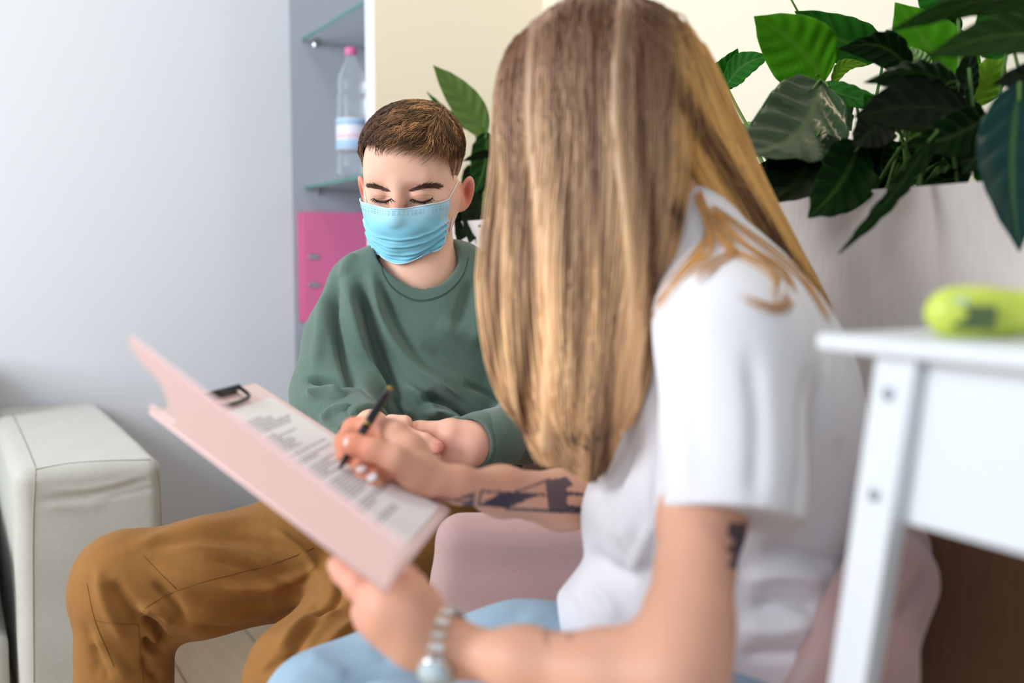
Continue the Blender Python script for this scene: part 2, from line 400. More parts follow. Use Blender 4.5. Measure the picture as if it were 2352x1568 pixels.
# sofa against the white wall
M_sofa = mat('sofa_linen', lin(186, 186, 178), .9, bump=.35, bscale=900, sheen=.3, var=.035, vscale=120, dist=.0008)
M_thread = mat('sofa_thread', lin(160, 156, 140), .9)
M_thread2 = mat('sofa_thread_dark', lin(120, 118, 112), .9)
Rw = np.stack([-U, Nn, Z], 1)     # box axes
n0 = float(((P(362, 1049, 1.93)-C0)@Nn)); t0 = float(-((P(362, 1049, 1.93)-C0)@U)); aw = .262
sofa = thing('sofa', 'pale grey linen sofa with boxy armrest against the white wall', 'sofa', R_(t0-.45, n0-.8, 0))
s = SDF(); s.box(R_(t0/2+.004, n0-aw/2+.01, .325), (t0/2-.004, aw/2, .245), .028, R=Rw)
V, F = s.mesh(.004, 4)
fl = [([(80, 1150), (200, 1138), (350, 1100)], 9, -.003), ([(100, 1125), (220, 1120), (355, 1085)], 8, .002), ([(240, 1145), (362, 1118)], 6, -.002), ([(90, 1165), (250, 1160)], 12, .002)]
V = folds(V, F, fl); V += normals(V, F)*(.0012*np.sin(V[:, 2]*37+V[:, 0]*21)*np.sin(V[:, 0]*33))[:, None]
arm = link('armrest', mesh_np('armrest', V, F), M_sofa, sofa); bv = bvh_of(V, F)
for pts, mm, rr in (([(82, 1078), (160, 1064), (250, 1058), (345, 1056)], M_thread2, .0009), ([(82, 1078), (76, 1200), (76, 1380), (78, 1566)], M_thread, .0012), ([(352, 1056), (366, 1110), (369, 1220)], M_thread, .0010), ([(82, 1076), (60, 1020), (28, 950)], M_thread, .0009)):
    ps = on_surf(bv, pts, .0002)
    if len(ps) > 3: MB().tube(ps, rr, 5).build('seam', mm, arm, smooth=True)
s = SDF(); s.box(R_(t0/2-.03, n0-aw-.42, .335), (t0/2-.02, .40, .085), .04, R=Rw); V, F = s.mesh(.006, 4); cu = link('seat_cushion', mesh_np('seat_cushion', V, F), M_sofa, sofa)
s = SDF(); s.box(R_(.14, n0-aw-.42, .52), (.12, .40, .20), .05, R=Rw); V, F = s.mesh(.007, 4); link('back_cushion', mesh_np('back_cushion', V, F), M_sofa, sofa)
s = SDF(); s.box(R_(t0/2-.03, n0-aw-.42, .16), (t0/2-.03, .415, .09), .02, R=Rw); V, F = s.mesh(.006, 4); link('sofa_base', mesh_np('sofa_base', V, F), M_sofa, sofa)
for a, c in ((.08, -.05), (t0-.06, -.05), (.08, -.98), (t0-.06, -.98)):
    MB().lathe(R_(a, n0+c, .008), [(.016, 0), (.022, .075)], 16).build('leg', M_dark, sofa, smooth=True)
# ------------------------------------------------------------------ the boy in the green sweatshirt
M_skin = mat('skin', (1, .7, .6, 1), .48, tint='tint', bump=.08, bscale=500, sss=.18, spec=.35, dist=.0005)
M_sweat = mat('green_sweatshirt', lin(86, 110, 100), .92, bump=.35, bscale=1400, sheen=.25, var=.05, vscale=300, dist=.0006, bstretch=(1, 1, .4))
M_rib = mat('green_ribbing', lin(82, 105, 95), .92, bump=.6, bscale=500, bstretch=(3, 3, .3), sheen=.2, dist=.0008)
M_seamg = mat('green_thread', lin(58, 84, 74), .9)
M_trou = mat('ochre_cotton', lin(143, 98, 44), .85, bump=.25, bscale=1500, var=.06, vscale=40, dist=.0005, sheen=.03)
M_seamo = mat('ochre_thread', lin(122, 82, 36), .9)
M_hair = mat('boy_hair', (1, 1, 1, 1), .42, tint='tint', spec=.45)
M_brow = mat('eyebrow_hair', lin(84, 56, 42), .6)
M_lash = mat('eyelash_hair', lin(36, 24, 20), .5)
SK = np.array(lin(236, 190, 166)[:3]); RED = np.array(lin(226, 130, 105)[:3])

boy = thing('person', 'young person in blue face mask, green sweatshirt and ochre trousers, sitting with clasped hands', 'person', (P(960, 1200, 1.65)[0], P(960, 1200, 1.65)[1], 0))
HC = P(946, 418, 1.63)
HR = rotm('Z', -10)@rotm('X', 17)@rotm('Y', 1.0)
def head(s, ears=True):
    s.frame(HR, HC)
    s.ell((0, .014, .036), (.0755, .094, .080), .01)
    s.ell((0, -.022, -.012), (.0675, .064, .085), .03)
    s.ell((0, -.030, -.070), (.050, .052, .040), .03)
    s.cap((0, -.064, -.096), (0, -.062, -.094), .017, .017, .02)
    s.cap((-.060, .0, -.030), (-.036, -.045, -.088), .020, .016, .03)
    s.cap((.060, .0, -.030), (.036, -.045, -.088), .020, .016, .03)
    s.cap((-.04, -.070, .022), (.04, -.070, .022), .011, .011, .022)
    s.ell((0, -.055, .05), (.05, .03, .04), .03)
    for g in (-1, 1):
        s.ell((g*.030, -.098, .002), (.017, .015, .0125), .012, sub=True)
        s.ell((g*.0305, -.0755, -.001), (.0165, .0128, .0105), .003)
        s.cap((g*.045, -.058, -.020), (g*.040, -.066, -.030), .016, .016, .02)
        if ears:
            E = rotm('Z', g*-28)@rotm('Y', g*10)@rotm('X', -12)
            c = np.array((g*.087, .014, -.022))
            s.ell(c, (.0075, .0175, .0300), .006, R=E)
            s.ell(c+E@np.array((g*.0075, -.0025, .004)), (.0075, .0125, .0215), .002, sub=True, R=E)
            s.cap(c+E@np.array((g*-.002, -.006, -.012)), c+E@np.array((g*.0, -.008, -.024)), .0075, .006, .006)
            s.cap(c+E@np.array((g*.002, .004, -.010)), c+E@np.array((g*.002, .003, .016)), .0028, .0025, .004)
            s.cap(c+E@np.array((g*.001, -.013, -.006)), c+E@np.array((g*-.002, -.011, .0)), .0045, .004, .004)
            s.cap((g*.070, .02, -.018), (g*.080, .022, -.020), .016, .010, .006)
    s.cap((0, -.084, .018), (0, -.092, -.010), .0075, .009, .014)
    s.cap((0, -.092, -.010), (0, -.100, -.036), .009, .0125, .010)
    s.frame()
body = SDF(); head(body)
body.cap(HR@np.array((0, .030, -.045))+HC, P(962, 640, 1.66), .056, .058, .02)
body.cap(P(962, 640, 1.66), P(962, 760, 1.70), .070, .085, .03)
body.ell(P(965, 850, 1.70), (.13, .08, .18), .04); body.ell(P(965, 1100, 1.72), (.12, .08, .15), .05)
body.chain([(P(880, 690, 1.66), .04), (P(825, 670, 1.64), .038), (P(765, 915, 1.60), .034), (P(850, 985, 1.42), .026)], .02)
body.chain([(P(1050, 690, 1.70), .04), (P(1170, 670, 1.68), .038), (P(1245, 960, 1.60), .034), (P(1120, 1012, 1.435), .0285)], .02)
# left hand (right side of the picture) resting over the other
body.chain([(P(1130, 1015, 1.435), .027), (P(1085, 1015, 1.415), .028), (P(1035, 1000, 1.405), .025)], .012)
body.chain([(P(1080, 1030, 1.41), .026), (P(1020, 1030, 1.41), .022)], .012)
for a in ([(P(1030, 988, 1.40), .014), (P(965, 985, 1.395), .0115), (P(915, 985, 1.40), .0095), (P(890, 1000, 1.41), .0085)],
          [(P(1030, 1005, 1.41), .013), (P(965, 1015, 1.415), .011), (P(915, 1020, 1.42), .0095)],
          [(P(1020, 1025, 1.42), .012), (P(960, 1045, 1.425), .011), (P(915, 1045, 1.43), .0095)],
          [(P(1020, 1045, 1.42), .011), (P(965, 1062, 1.43), .010), (P(935, 1068, 1.435), .009)]): body.chain(a, .005)
# right hand, fingers wrapped round the back of the other
body.chain([(P(850, 985, 1.42), .026), (P(890, 1010, 1.395), .026)], .012)
for a in ([(P(895, 990, 1.385), .0125), (P(935, 1000, 1.372), .0118), (P(975, 1012, 1.366), .0108), (P(1004, 1026, 1.364), .0092)],
          [(P(900, 1020, 1.385), .0120), (P(940, 1032, 1.372), .0112), (P(975, 1043, 1.372), .0100), (P(1000, 1052, 1.376), .0086)],
          [(P(895, 1040, 1.39), .0115), (P(930, 1055, 1.378), .0105), (P(962, 1066, 1.376), .0095)],
          [(P(885, 985, 1.395), .0135), (P(900, 972, 1.385), .0120), (P(930, 970, 1.383), .0105)]): body.chain(a, .004)
V, F = body.mesh(.0019, 6, 2)
x, y, d = project(V); n = len(V)
C = np.tile(SK, (n, 1)); loc = (V-HC)@HR
inh = (loc[:, 2] > -.13) & (np.abs(loc[:, 0]) < .13) & (np.abs(loc[:, 1]) < .13)
def blend(C, w, col): return C*(1-w[:, None])+np.array(col)*w[:, None]
ear = inh & (np.abs(loc[:, 0]) > .0775); C = blend(C, np.clip((np.abs(loc[:, 0])-.074)/.012, 0, 1)*inh*.65, RED)
for g in (-1, 1):
    q = np.linalg.norm((loc-np.array((g*.089, .012, -.019)))/np.array((.010, .011, .018)), axis=1); C = blend(C, np.clip(1.35-q, 0, 1)**.7*.9, lin(186, 74, 58)[:3])
    q = np.linalg.norm((loc-np.array((g*.031, -.09, -.002)))/np.array((.021, .02, .013)), axis=1); C = blend(C, np.clip(1.6-q, 0, 1)*.35, lin(205, 140, 122)[:3])
q = np.linalg.norm((loc-np.array((0, -.105, -.02)))/np.array((.016, .02, .022)), axis=1); C = blend(C, np.clip(1.5-q, 0, 1)*.35, RED)
hand = (y > 955) & (d < 1.5); C = blend(C, hand*.35, lin(228, 160, 145)[:3])
for (cx, cy, r) in ((1010, 1027, 15), (1000, 1054, 10)): C = blend(C, np.clip(1.5-np.hypot(x-cx, y-cy)/r, 0, 1)*(d < 1.40)*.55, lin(232, 130, 115)[:3])
me = mesh_np('body', V, F); set_col(me, C); link('body', me, M_skin, boy); bodybv = bvh_of(V, F)
# fingernail of the top finger
for cx, cy, w in ((1011, 1025, 9),):
    pts = [on_surf(bodybv, [(cx+w*math.cos(a), cy+w*.85*math.sin(a)), (cx+w*math.cos(a)+.01, cy+w*.85*math.sin(a))], .0006, 1)[:1] for a in np.linspace(0, 2*math.pi, 13)[:-1]]
    pts = [p[0] for p in pts if p]
    if len(pts) > 6: MB().add(pts, [tuple(range(len(pts)))]).build('fingernail', mat('nail_bare', lin(246, 190, 176), .25, coat=.3), boy)

# hair: short swept-back top, faded sides
headsdf = SDF(); head(headsdf, ears=False)
rng = np.random.default_rng(4)
hs = SDF(); hs.frame(HR, HC)
hs.ell((0, .016, .040), (.0775, .0955, .079), .012)
hs.ell((.004, -.008, .056), (.069, .084, .061), .03)
hs.ell((.034, .0, .062), (.036, .07, .049), .03)
hs.frame()
def hairline(l):   # lowest height that hair covers, per position on the head
    ax = np.abs(l[:, 0]); yy = l[:, 1]
    z = np.interp(yy, [-.10, -.075, -.058, -.040, -.022, -.008, .012, .03, .05, .12], [.078, .078, .074, .058, .014, -.022, -.010, -.006, -.055, -.07])
    return z+np.where(yy < -.06, .004*np.sin(l[:, 0]*120)-.10*np.clip(l[:, 0]-.02, 0, 1), 0)
V, F = hs.mesh(.0025, 5, 1)
l = (V-HC)@HR; keep = l[:, 2] > hairline(l); kf = keep[F].all(1)
used_v, inv = np.unique(F[kf].ravel(), return_inverse=True); Vh = V[used_v]; Fh = inv.reshape(-1, 4)
lh = (Vh-HC)@HR; wE = np.clip((lh[:, 2]-hairline(lh))/.014, 0, 1)[:, None]; Vh = Vh*wE+headsdf.snap(Vh, .0004, 2)*(1-wE); lh = (Vh-HC)@HR; Nh = normals(Vh, Fh)
Vh = Vh+Nh*(.0015*np.sin(lh[:, 1]*260+lh[:, 0]*130+3*np.sin(lh[:, 0]*60)))[:, None]
side = np.clip((.062-lh[:, 2])/.05, 0, 1)*(np.abs(lh[:, 0]) > .045)
CD = np.array(lin(92, 62, 42)[:3]); CL = np.array(lin(196, 148, 98)[:3]); CS = np.array(lin(184, 142, 110)[:3])
def haircol(l, n):
    fade = np.clip((.066-l[:, 2])/.05, 0, 1)*np.clip((np.abs(l[:, 0])-.04)/.02, 0, 1)
    highlight = np.clip((l[:, 0]+.02)/.07, 0, 1)*.55  # golden highlight painted into the hair colour, stronger towards +x
    c = CD*(1-highlight[:, None])+CL*highlight[:, None]
    return c*(1-fade[:, None]*.9)+CS*fade[:, None]*.9
me = mesh_np('hair', Vh, Fh); set_col(me, haircol(lh, len(lh))*.8); hair = link('hair', me, M_hair, boy)
# strands
crown = np.array((.052, .050, .105))
ns = 15000
pp = rng.choice(len(Vh), ns); root = Vh[pp]+rng.normal(0, .001, (ns, 3)); lr = (root-HC)@HR
top = np.clip((lr[:, 2]-.052)/.02, 0, 1)
dt = np.stack([-.9+.25*np.sin(lr[:, 1]*50), -.42+.0*lr[:, 0], .0*lr[:, 0]], 1)+rng.normal(0, .13, (ns, 3))
rad_ = lr-crown; rad_ /= np.linalg.norm(rad_, axis=1)[:, None]
dt = dt*.75+rad_*.5
frontr = np.clip((lr[:, 0]-.045)/.02, 0, 1)[:, None]; dt = dt*(1-frontr)+(np.array([.25, -.35, -.85])+rng.normal(0, .2, (ns, 3)))*frontr
ds = np.stack([.15*np.sign(lr[:, 0]), -.25+0*lr[:, 0], -1+0*lr[:, 0]], 1)+rng.normal(0, .15, (ns, 3))
dr = dt*top[:, None]+ds*(1-top[:, None]); dr /= np.linalg.norm(dr, axis=1)[:, None]
ln = (.024+.022*rng.random(ns))*top+(.004+.005*rng.random(ns))*(1-top)
ncl = 1100; ci = rng.choice(len(Vh), ncl); cl = (Vh[ci]-HC)@HR; near = np.zeros(ns, int)
for i in range(0, ns, 1000): near[i:i+1000] = (((lr[i:i+1000, None]-cl[None])*np.array([.6, 1.2, 1.2]))**2).sum(2).argmin(1)
cjit = rng.normal(0, .22, (ncl, 3)); cfac = .25+1.9*rng.random(ncl)**1.7
dr = dr+(cjit[near]+(cl[near]-lr)*28)*top[:, None]; dr /= np.linalg.norm(dr, axis=1)[:, None]
m = 6; S = np.zeros((ns, m, 3)); p = root.copy(); dW = dr@HR.T
wav = rng.normal(0, .12, (ns, 3))
for i in range(m):
    lift = .0006+.0050*np.sin(np.pi*i/(m-1)*.9)*top*(.3+.9*rng.random(ns))
    S[:, i] = hs.snap(p, 0, 1)+hs.grad(p)*lift[:, None] if i in (0,) else p+hs.grad(p)*(lift-hs(p))[:, None]
    p = p+(dW+wav*i/m)*(ln/(m-1))[:, None]
r = np.where(top > .5, .00055, .00030)[:, None]*np.linspace(1, .25, m)[None]
tv, tf = ribbons(S, r); cs = haircol(lr, ns)*((cfac[near]*top+(1-top)*.95)*(.75+.5*rng.random(ns)))[:, None]; cs = np.repeat(cs, m*3, axis=0)
me = mesh_np('hair_strands', tv, tf); set_col(me, cs); hso = link('hair_strands', me, M_hair, hair); hso['kind'] = 'stuff'

# eyebrows and lashes
def hairs_on(name, line, nrm, length, ang, spread, width, rad, m_, off=.0006, par=boy):
    sp = spline(line, 12); out = []
    for i in range(nrm):
        t = rng.random(); k = min(int(t*(len(sp)-1)), len(sp)-2); q = sp[k]+(sp[k+1]-sp[k])*(t*(len(sp)-1)-k)
        wd = width*math.sin(math.pi*min(max(t*.86+.10, 0), 1))**.7
        q = q+np.array([rng.normal(0, 1.5), (rng.random()-.5)*wd]); a = math.radians(ang(t)+rng.normal(0, spread)); L = length*(.6+.6*rng.random()); pts = []
        for u in (0, .5, 1):
            rr = cast(bodybv, q[0]+math.cos(a)*L*u, q[1]-math.sin(a)*L*u)
            if rr is None: break
            pts.append(rr[0]+rr[1]*off*(1+u))
        if len(pts) == 3 and np.linalg.norm(pts[2]-pts[0]) < .03: out.append(pts)
    tv, tf = ribbons(np.array(out), np.array([rad, rad, rad*.4])[None]*np.ones((len(out), 1)))
    return link(name, mesh_np(name, tv, tf), m_, par)
hairs_on('eyebrow', [(846, 427), (862, 428), (880, 433), (896, 439)], 340, 11, lambda t: 165-10*t, 12, 9, .00028, M_brow)
hairs_on('eyebrow', [(1006, 430), (988, 427), (968, 429), (942, 438)], 430, 12, lambda t: 15+10*t, 12, 10, .00029, M_brow)
for i, (lid, crease) in enumerate((([(858, 455), (866, 460), (880, 463), (893, 460), (900, 456)], [(858, 450), (875, 449), (897, 452)]),
                  ([(946, 456), (956, 461), (970, 464), (984, 460), (994, 454)], [(948, 452), (966, 448), (988, 448), (997, 452)]))):
    ps = on_surf(bodybv, lid, .0004); ey = MB().tube(ps, [.0018*(.4+.6*math.sin(math.pi*k/(len(ps)-1))) for k in range(len(ps))], 6).build('eyelash', M_lash, boy, smooth=True)
    ps = on_surf(bodybv, crease, .00005); MB().tube(ps, .0003, 5).build('eyelid_crease', mat('lid_crease', lin(200, 140, 122), .7), boy, smooth=True)
    out = []
    for k in range(60):
        t = rng.random(); sp = spline(lid, 10); q = sp[int(t*(len(sp)-1))]; rr = cast(bodybv, *q)
        if rr is None: continue
        dv = np.array([(t-.5)*.010*(1 if i else 1), -.004, -.0045])+rng.normal(0, .0008, 3)
        out.append([rr[0]+rr[1]*.0004, rr[0]+dv*.6+np.array([0, -.0005, -.0004]), rr[0]+dv+np.array([0, -.001, 0.0004])])
    tv, tf = ribbons(np.array(out), np.array([.0003, .00025, .0001])[None]*np.ones((len(out), 1))); link('lashes', mesh_np('lashes', tv, tf), M_lash, ey)

# surgical mask
M_mask = mat('mask_blue', lin(126, 196, 222), .8, bump=.25, bscale=900, tint='tint', dist=.0005)
M_mtrim = mat('mask_trim', lin(205, 228, 240), .8, bump=.3, bscale=900); M_elastic = mat('ear_loop_elastic', lin(238, 236, 236), .8)
M_stitch = mat('mask_stitch', lin(120, 160, 185), .8)
nu, nv = 81, 101
def mask_pt(u, v):
    a = u*math.radians(78)
    hw = np.interp(v, [0, .35, .6, .8, 1], [.0640, .0675, .0630, .0510, .0300])
    zz = -.019-.003*abs(u)**2*(1-v)+.006*(1-abs(u))*0-(.098)*v*(1-.16*abs(u)**1.5*v)+.006*abs(u)**2*(1-v)
    front = np.interp(v, [0, .18, .35, .6, .8, 1], [.104, .114, .116, .108, .099, .080])
    back = np.interp(v, [0, .5, .8, 1], [.030, .026, .035, .050])
    c = math.cos(a)
    yy = -(back+(front-back)*(c**(.8 if v > .25 else .9) if c > 0 else 0))
    xx = hw*math.sin(a)/math.sin(math.radians(78))
    if v < .2: yy += .012*(1-v/.2)*(1-math.exp(-(u/.30)**2))*math.exp(-(abs(u)-.45)**2/.05)
    return np.array((xx, yy, zz))
mv = np.array([mask_pt(-1+2*i/(nu-1), j/(nv-1)) for i in range(nu) for j in range(nv)])
ui = np.repeat(np.linspace(-1, 1, nu), nv); vi = np.tile(np.linspace(0, 1, nv), nu)
Fm = np.array([(i*nv+j, i*nv+j+1, (i+1)*nv+j+1, (i+1)*nv+j) for i in range(nu-1) for j in range(nv-1)])
for it in range(9):
    wv = mv@HR.T+HC; dd_ = body(wv); g_ = body.grad(wv); push = np.clip(.0065-dd_, 0, .03); mv = (wv+g_*push[:, None]-HC)@HR
    gr = mv.reshape(nu, nv, 3)
    for _ in range(9): gr[1:-1, 1:-1] = gr[1:-1, 1:-1]*.4+.15*(gr[2:, 1:-1]+gr[:-2, 1:-1]+gr[1:-1, 2:]+gr[1:-1, :-2])
    for _ in range(3): gr[1:-1, 0] = gr[1:-1, 0]*.5+.25*(gr[2:, 0]+gr[:-2, 0]); gr[1:-1, -1] = gr[1:-1, -1]*.5+.25*(gr[2:, -1]+gr[:-2, -1])
    mv = gr.reshape(-1, 3)
Nm = normals(mv, Fm); Nm *= np.sign((Nm*(mv-np.array((0, 0, -.06)))).sum(1))[:, None]
disp = np.zeros(len(mv))
# three pleats that open towards the middle, sagging curves
for v0, sag, a in ((.36, .16, .0036), (.47, .20, .0040), (.60, .24, .0040), (.78, .12, .0025)):
    vc = v0+sag*(1-ui**2)*.75; dd = vi-vc
    disp += a*np.exp(-(dd/.022)**2)*(.35+.65*np.abs(ui)**.6)-a*.8*np.exp(-((dd-.045)/.022)**2)*(.3+.7*np.abs(ui)**.5)
disp += .0012*np.sin(ui*9+vi*14)*vi+.0010*np.sin(ui*17-vi*23)*vi*(1-vi)*2
disp += .0012*np.exp(-(ui/.30)**2)*np.exp(-((vi-.25)/.25)**2)
mv = mv+Nm*disp[:, None]
me = mesh_np('face_mask', mv@HR.T+HC, Fm)
cm = np.tile(np.array(lin(134, 205, 230)[:3]), (len(mv), 1)); cm = blend(cm, np.clip((.30-vi)/.25, 0, 1)*.55, lin(196, 222, 236)[:3]); cm = blend(cm, np.clip((np.abs(ui)-.80)/.1, 0, 1)*np.clip((.6-vi)/.3, 0, 1)*.5, lin(196, 222, 236)[:3])
set_col(me, cm); mask = link('face_mask', me, M_mask, boy)
so = mask.modifiers.new('solid', 'SOLIDIFY'); so.thickness = .0012
def mrow(v, off=.0008, us=np.linspace(-1, 1, 60)): return [HC+HR@(mv[int(round((u+1)/2*(nu-1)))*nv+int(round(v*(nv-1)))]+Nm[int(round((u+1)/2*(nu-1)))*nv+int(round(v*(nv-1)))]*off) for u in us]
def mcol(u, off=.0008, vs=np.linspace(0, 1, 40)): return [HC+HR@(mv[int(round((u+1)/2*(nu-1)))*nv+int(round(v*(nv-1)))]+Nm[int(round((u+1)/2*(nu-1)))*nv+int(round(v*(nv-1)))]*off) for v in vs]
MB().tube(mrow(0, .0), .0011, 6).build('mask_trim', M_mtrim, mask, smooth=True)
MB().tube(mrow(1, .0), .0009, 6).build('mask_trim', M_mtrim, mask, smooth=True)
for u in (-1, 1): MB().tube(mcol(u, .0), .0010, 6).build('mask_trim', M_mtrim, mask, smooth=True)
st = MB()
for v in (.05, .075, .10):
    row = mrow(v, .0007, np.linspace(-.96, .96, 100))
    for k in range(0, 98, 2): st.tube([row[k], row[k]*.35+row[k+1]*.65], .00028, 4)
for u in (-.94, -.90, .90, .94):
    col_ = mcol(u, .0007, np.linspace(.08, .45, 30))
    for k in range(0, 29, 2): st.tube([col_[k], col_[k]*.35+col_[k+1]*.65], .00028, 4)
st.build('mask_stitching', M_stitch, mask, smooth=True)['kind'] = 'stuff'
for L_ in ([(1021, 471), (1032, 452), (1042, 434), (1050, 417)], [(1031, 532), (1035, 515), (1040, 497)], [(845, 473), (841, 456), (839, 438)]):
    MB().tube(on_surf(bodybv, L_, .0012), .0011, 6).build('ear_loop', M_elastic, mask, smooth=True)

# sweatshirt
sw = SDF()
sw.cap(P(905, 655, 1.655), P(1030, 650, 1.68), .074, .074, .03)
sw.ell(P(960, 790, 1.675), (.155, .110, .145), .04)
sw.ell(P(965, 960, 1.665), (.155, .125, .12), .05)
sw.ell(P(985, 1065, 1.65), (.155, .120, .06), .04)
sw.chain([(P(905, 665, 1.655), .064), (P(836, 668, 1.64), .055), (P(790, 780, 1.62), .060), (P(762, 900, 1.585), .060), (P(775, 935, 1.55), .055), (P(825, 972, 1.455), .040)], .03)
sw.chain([(P(1040, 665, 1.69), .064), (P(1165, 670, 1.68), .055), (P(1215, 800, 1.65), .060), (P(1240, 950, 1.60), .056), (P(1200, 985, 1.52), .046), (P(1130, 1008, 1.445), .038), (P(1095, 1012, 1.42), .036)], .03)
# neck opening
ncR = rotm('Z', -6)@rotm('X', 27)
nc = P(965, 612, 1.630)
sw.cap(nc+ncR@np.array((0, 0, -.012)), nc+ncR@np.array((0, 0, .07)), .0605, .075, .004, sub=True)
# sleeve ends
w1 = P(845, 982, 1.42)-P(800, 955, 1.49); w1 /= np.linalg.norm(w1); sw.cutcap(P(842, 978, 1.425), w1, .06)
w2 = P(1100, 1018, 1.41)-P(1170, 1000, 1.475); w2 /= np.linalg.norm(w2); sw.cutcap(P(1085, 1013, 1.415), w2, .06)
V, F = sw.mesh(.0027, 5, 2)
FL = [([(775, 620), (765, 700), (800, 850), (850, 960)], 15, -.010), ([(745, 640), (735, 760), (720, 860)], 16, .003),
      ([(800, 620), (815, 760), (860, 880), (905, 960)], 20, .009), ([(830, 640), (855, 760), (890, 870), (930, 970)], 14, -.009),
      ([(850, 610), (870, 700), (930, 810), (1010, 890), (1090, 960)], 18, .010), ([(870, 640), (905, 740), (960, 830), (1020, 880)], 13, -.006),
      ([(1000, 740), (1080, 770), (1160, 800)], 26, .004), ([(960, 790), (1060, 840), (1160, 900)], 20, -.004),
      ([(970, 925), (1000, 912), (1050, 930), (1110, 980)], 13, -.018), ([(975, 950), (1020, 950), (1070, 975), (1100, 1000)], 9, .009),
      ([(985, 958), (1000, 965), (1045, 975)], 8, -.007), ([(905, 900), (925, 950), (960, 975)], 9, -.007), ([(880, 880), (920, 930), (950, 965)], 9, .006),
      ([(700, 875), (740, 872), (790, 885), (830, 905)], 8, -.012), ([(705, 905), (750, 905), (800, 912)], 11, .010), ([(735, 945), (770, 925), (820, 920)], 7, -.008),
      ([(740, 970), (775, 940), (820, 935)], 8, .006), ([(760, 980), (790, 955), (815, 945)], 5, -.006), ([(775, 990), (800, 965), (825, 955)], 5, .004),
      ([(1060, 880), (1120, 900), (1200, 960)], 12, -.006), ([(820, 575), (800, 600), (785, 640)], 14, .003),
      ([(1085, 640), (1060, 720), (1040, 760)], 16, -.0035), ([(1110, 640), (1095, 720), (1085, 800)], 16, .003), ([(925, 880), (990, 930), (1000, 990)], 10, .004)]
V = folds(V, F, [(p_, w_*.85, a_*2.1) for p_, w_, a_ in FL]); lo_ = V*np.array([1, 1, 1]); V += normals(V, F)*(.0012*np.sin(V[:, 0]*55+V[:, 2]*31)*np.sin(V[:, 2]*43-V[:, 0]*17+V[:, 1]*20))[:, None]
swo = link('sweatshirt', mesh_np('sweatshirt', V, F), M_sweat, boy); sbv = bvh_of(V, F)
# collar, cuffs
co = SDF(); co.torus(nc+ncR@np.array((0, 0, .000)), .0655, .0045, ncR, 0, flat=1)
for i in range(4): co.torus(nc+ncR@np.array((0, 0, -.004*i)), .0665+.0022*i, .0036, ncR, .006)
V, F = co.mesh(.0020, 4, 1); link('collar', mesh_np('collar', V, F), M_rib, swo)
for pts in ([(874, 592), (880, 625), (905, 662), (950, 687), (990, 686), (1030, 668), (1062, 632), (1076, 590)],):
    for o_ in (0, 3): MB().tube(on_surf(sbv, [(a, b+o_) for a, b in pts], .0002), .0006, 5).build('seam', M_seamg, swo, smooth=True)
cu = SDF(); cu.chain([(P(1200, 990, 1.505), .045), (P(1106, 1010, 1.43), .0395), (P(1070, 1015, 1.405), .0375)], .01); cu.cutcap(P(1078, 1014, 1.41), w2, .06)
cu.cap(P(1120, 1010, 1.43), P(1040, 1018, 1.39), .031, .031, .003, sub=True); V, F = cu.mesh(.0025, 4, 2); link('cuff', mesh_np('cuff', V, F), M_rib, swo)
bv = bvh_of(V, F); ps = on_surf(bv, [(1165, 945), (1178, 975), (1190, 1005), (1197, 1040)], .0003)
if len(ps) > 3: MB().tube(ps, .0012, 5).build('seam', M_seamg, swo, smooth=True)
cu = SDF(); cu.chain([(P(800, 955, 1.49), .043), (P(843, 980, 1.425), .036)], .01); cu.cutcap(P(845, 981, 1.42), w1, .06); V, F = cu.mesh(.003, 4, 2); V = folds(V, F, [([(785, 925), (800, 960), (790, 1000)], 5, -.003), ([(810, 930), (822, 960), (818, 1000)], 6, .002)])
link('cuff', mesh_np('cuff', V, F), M_rib, swo)

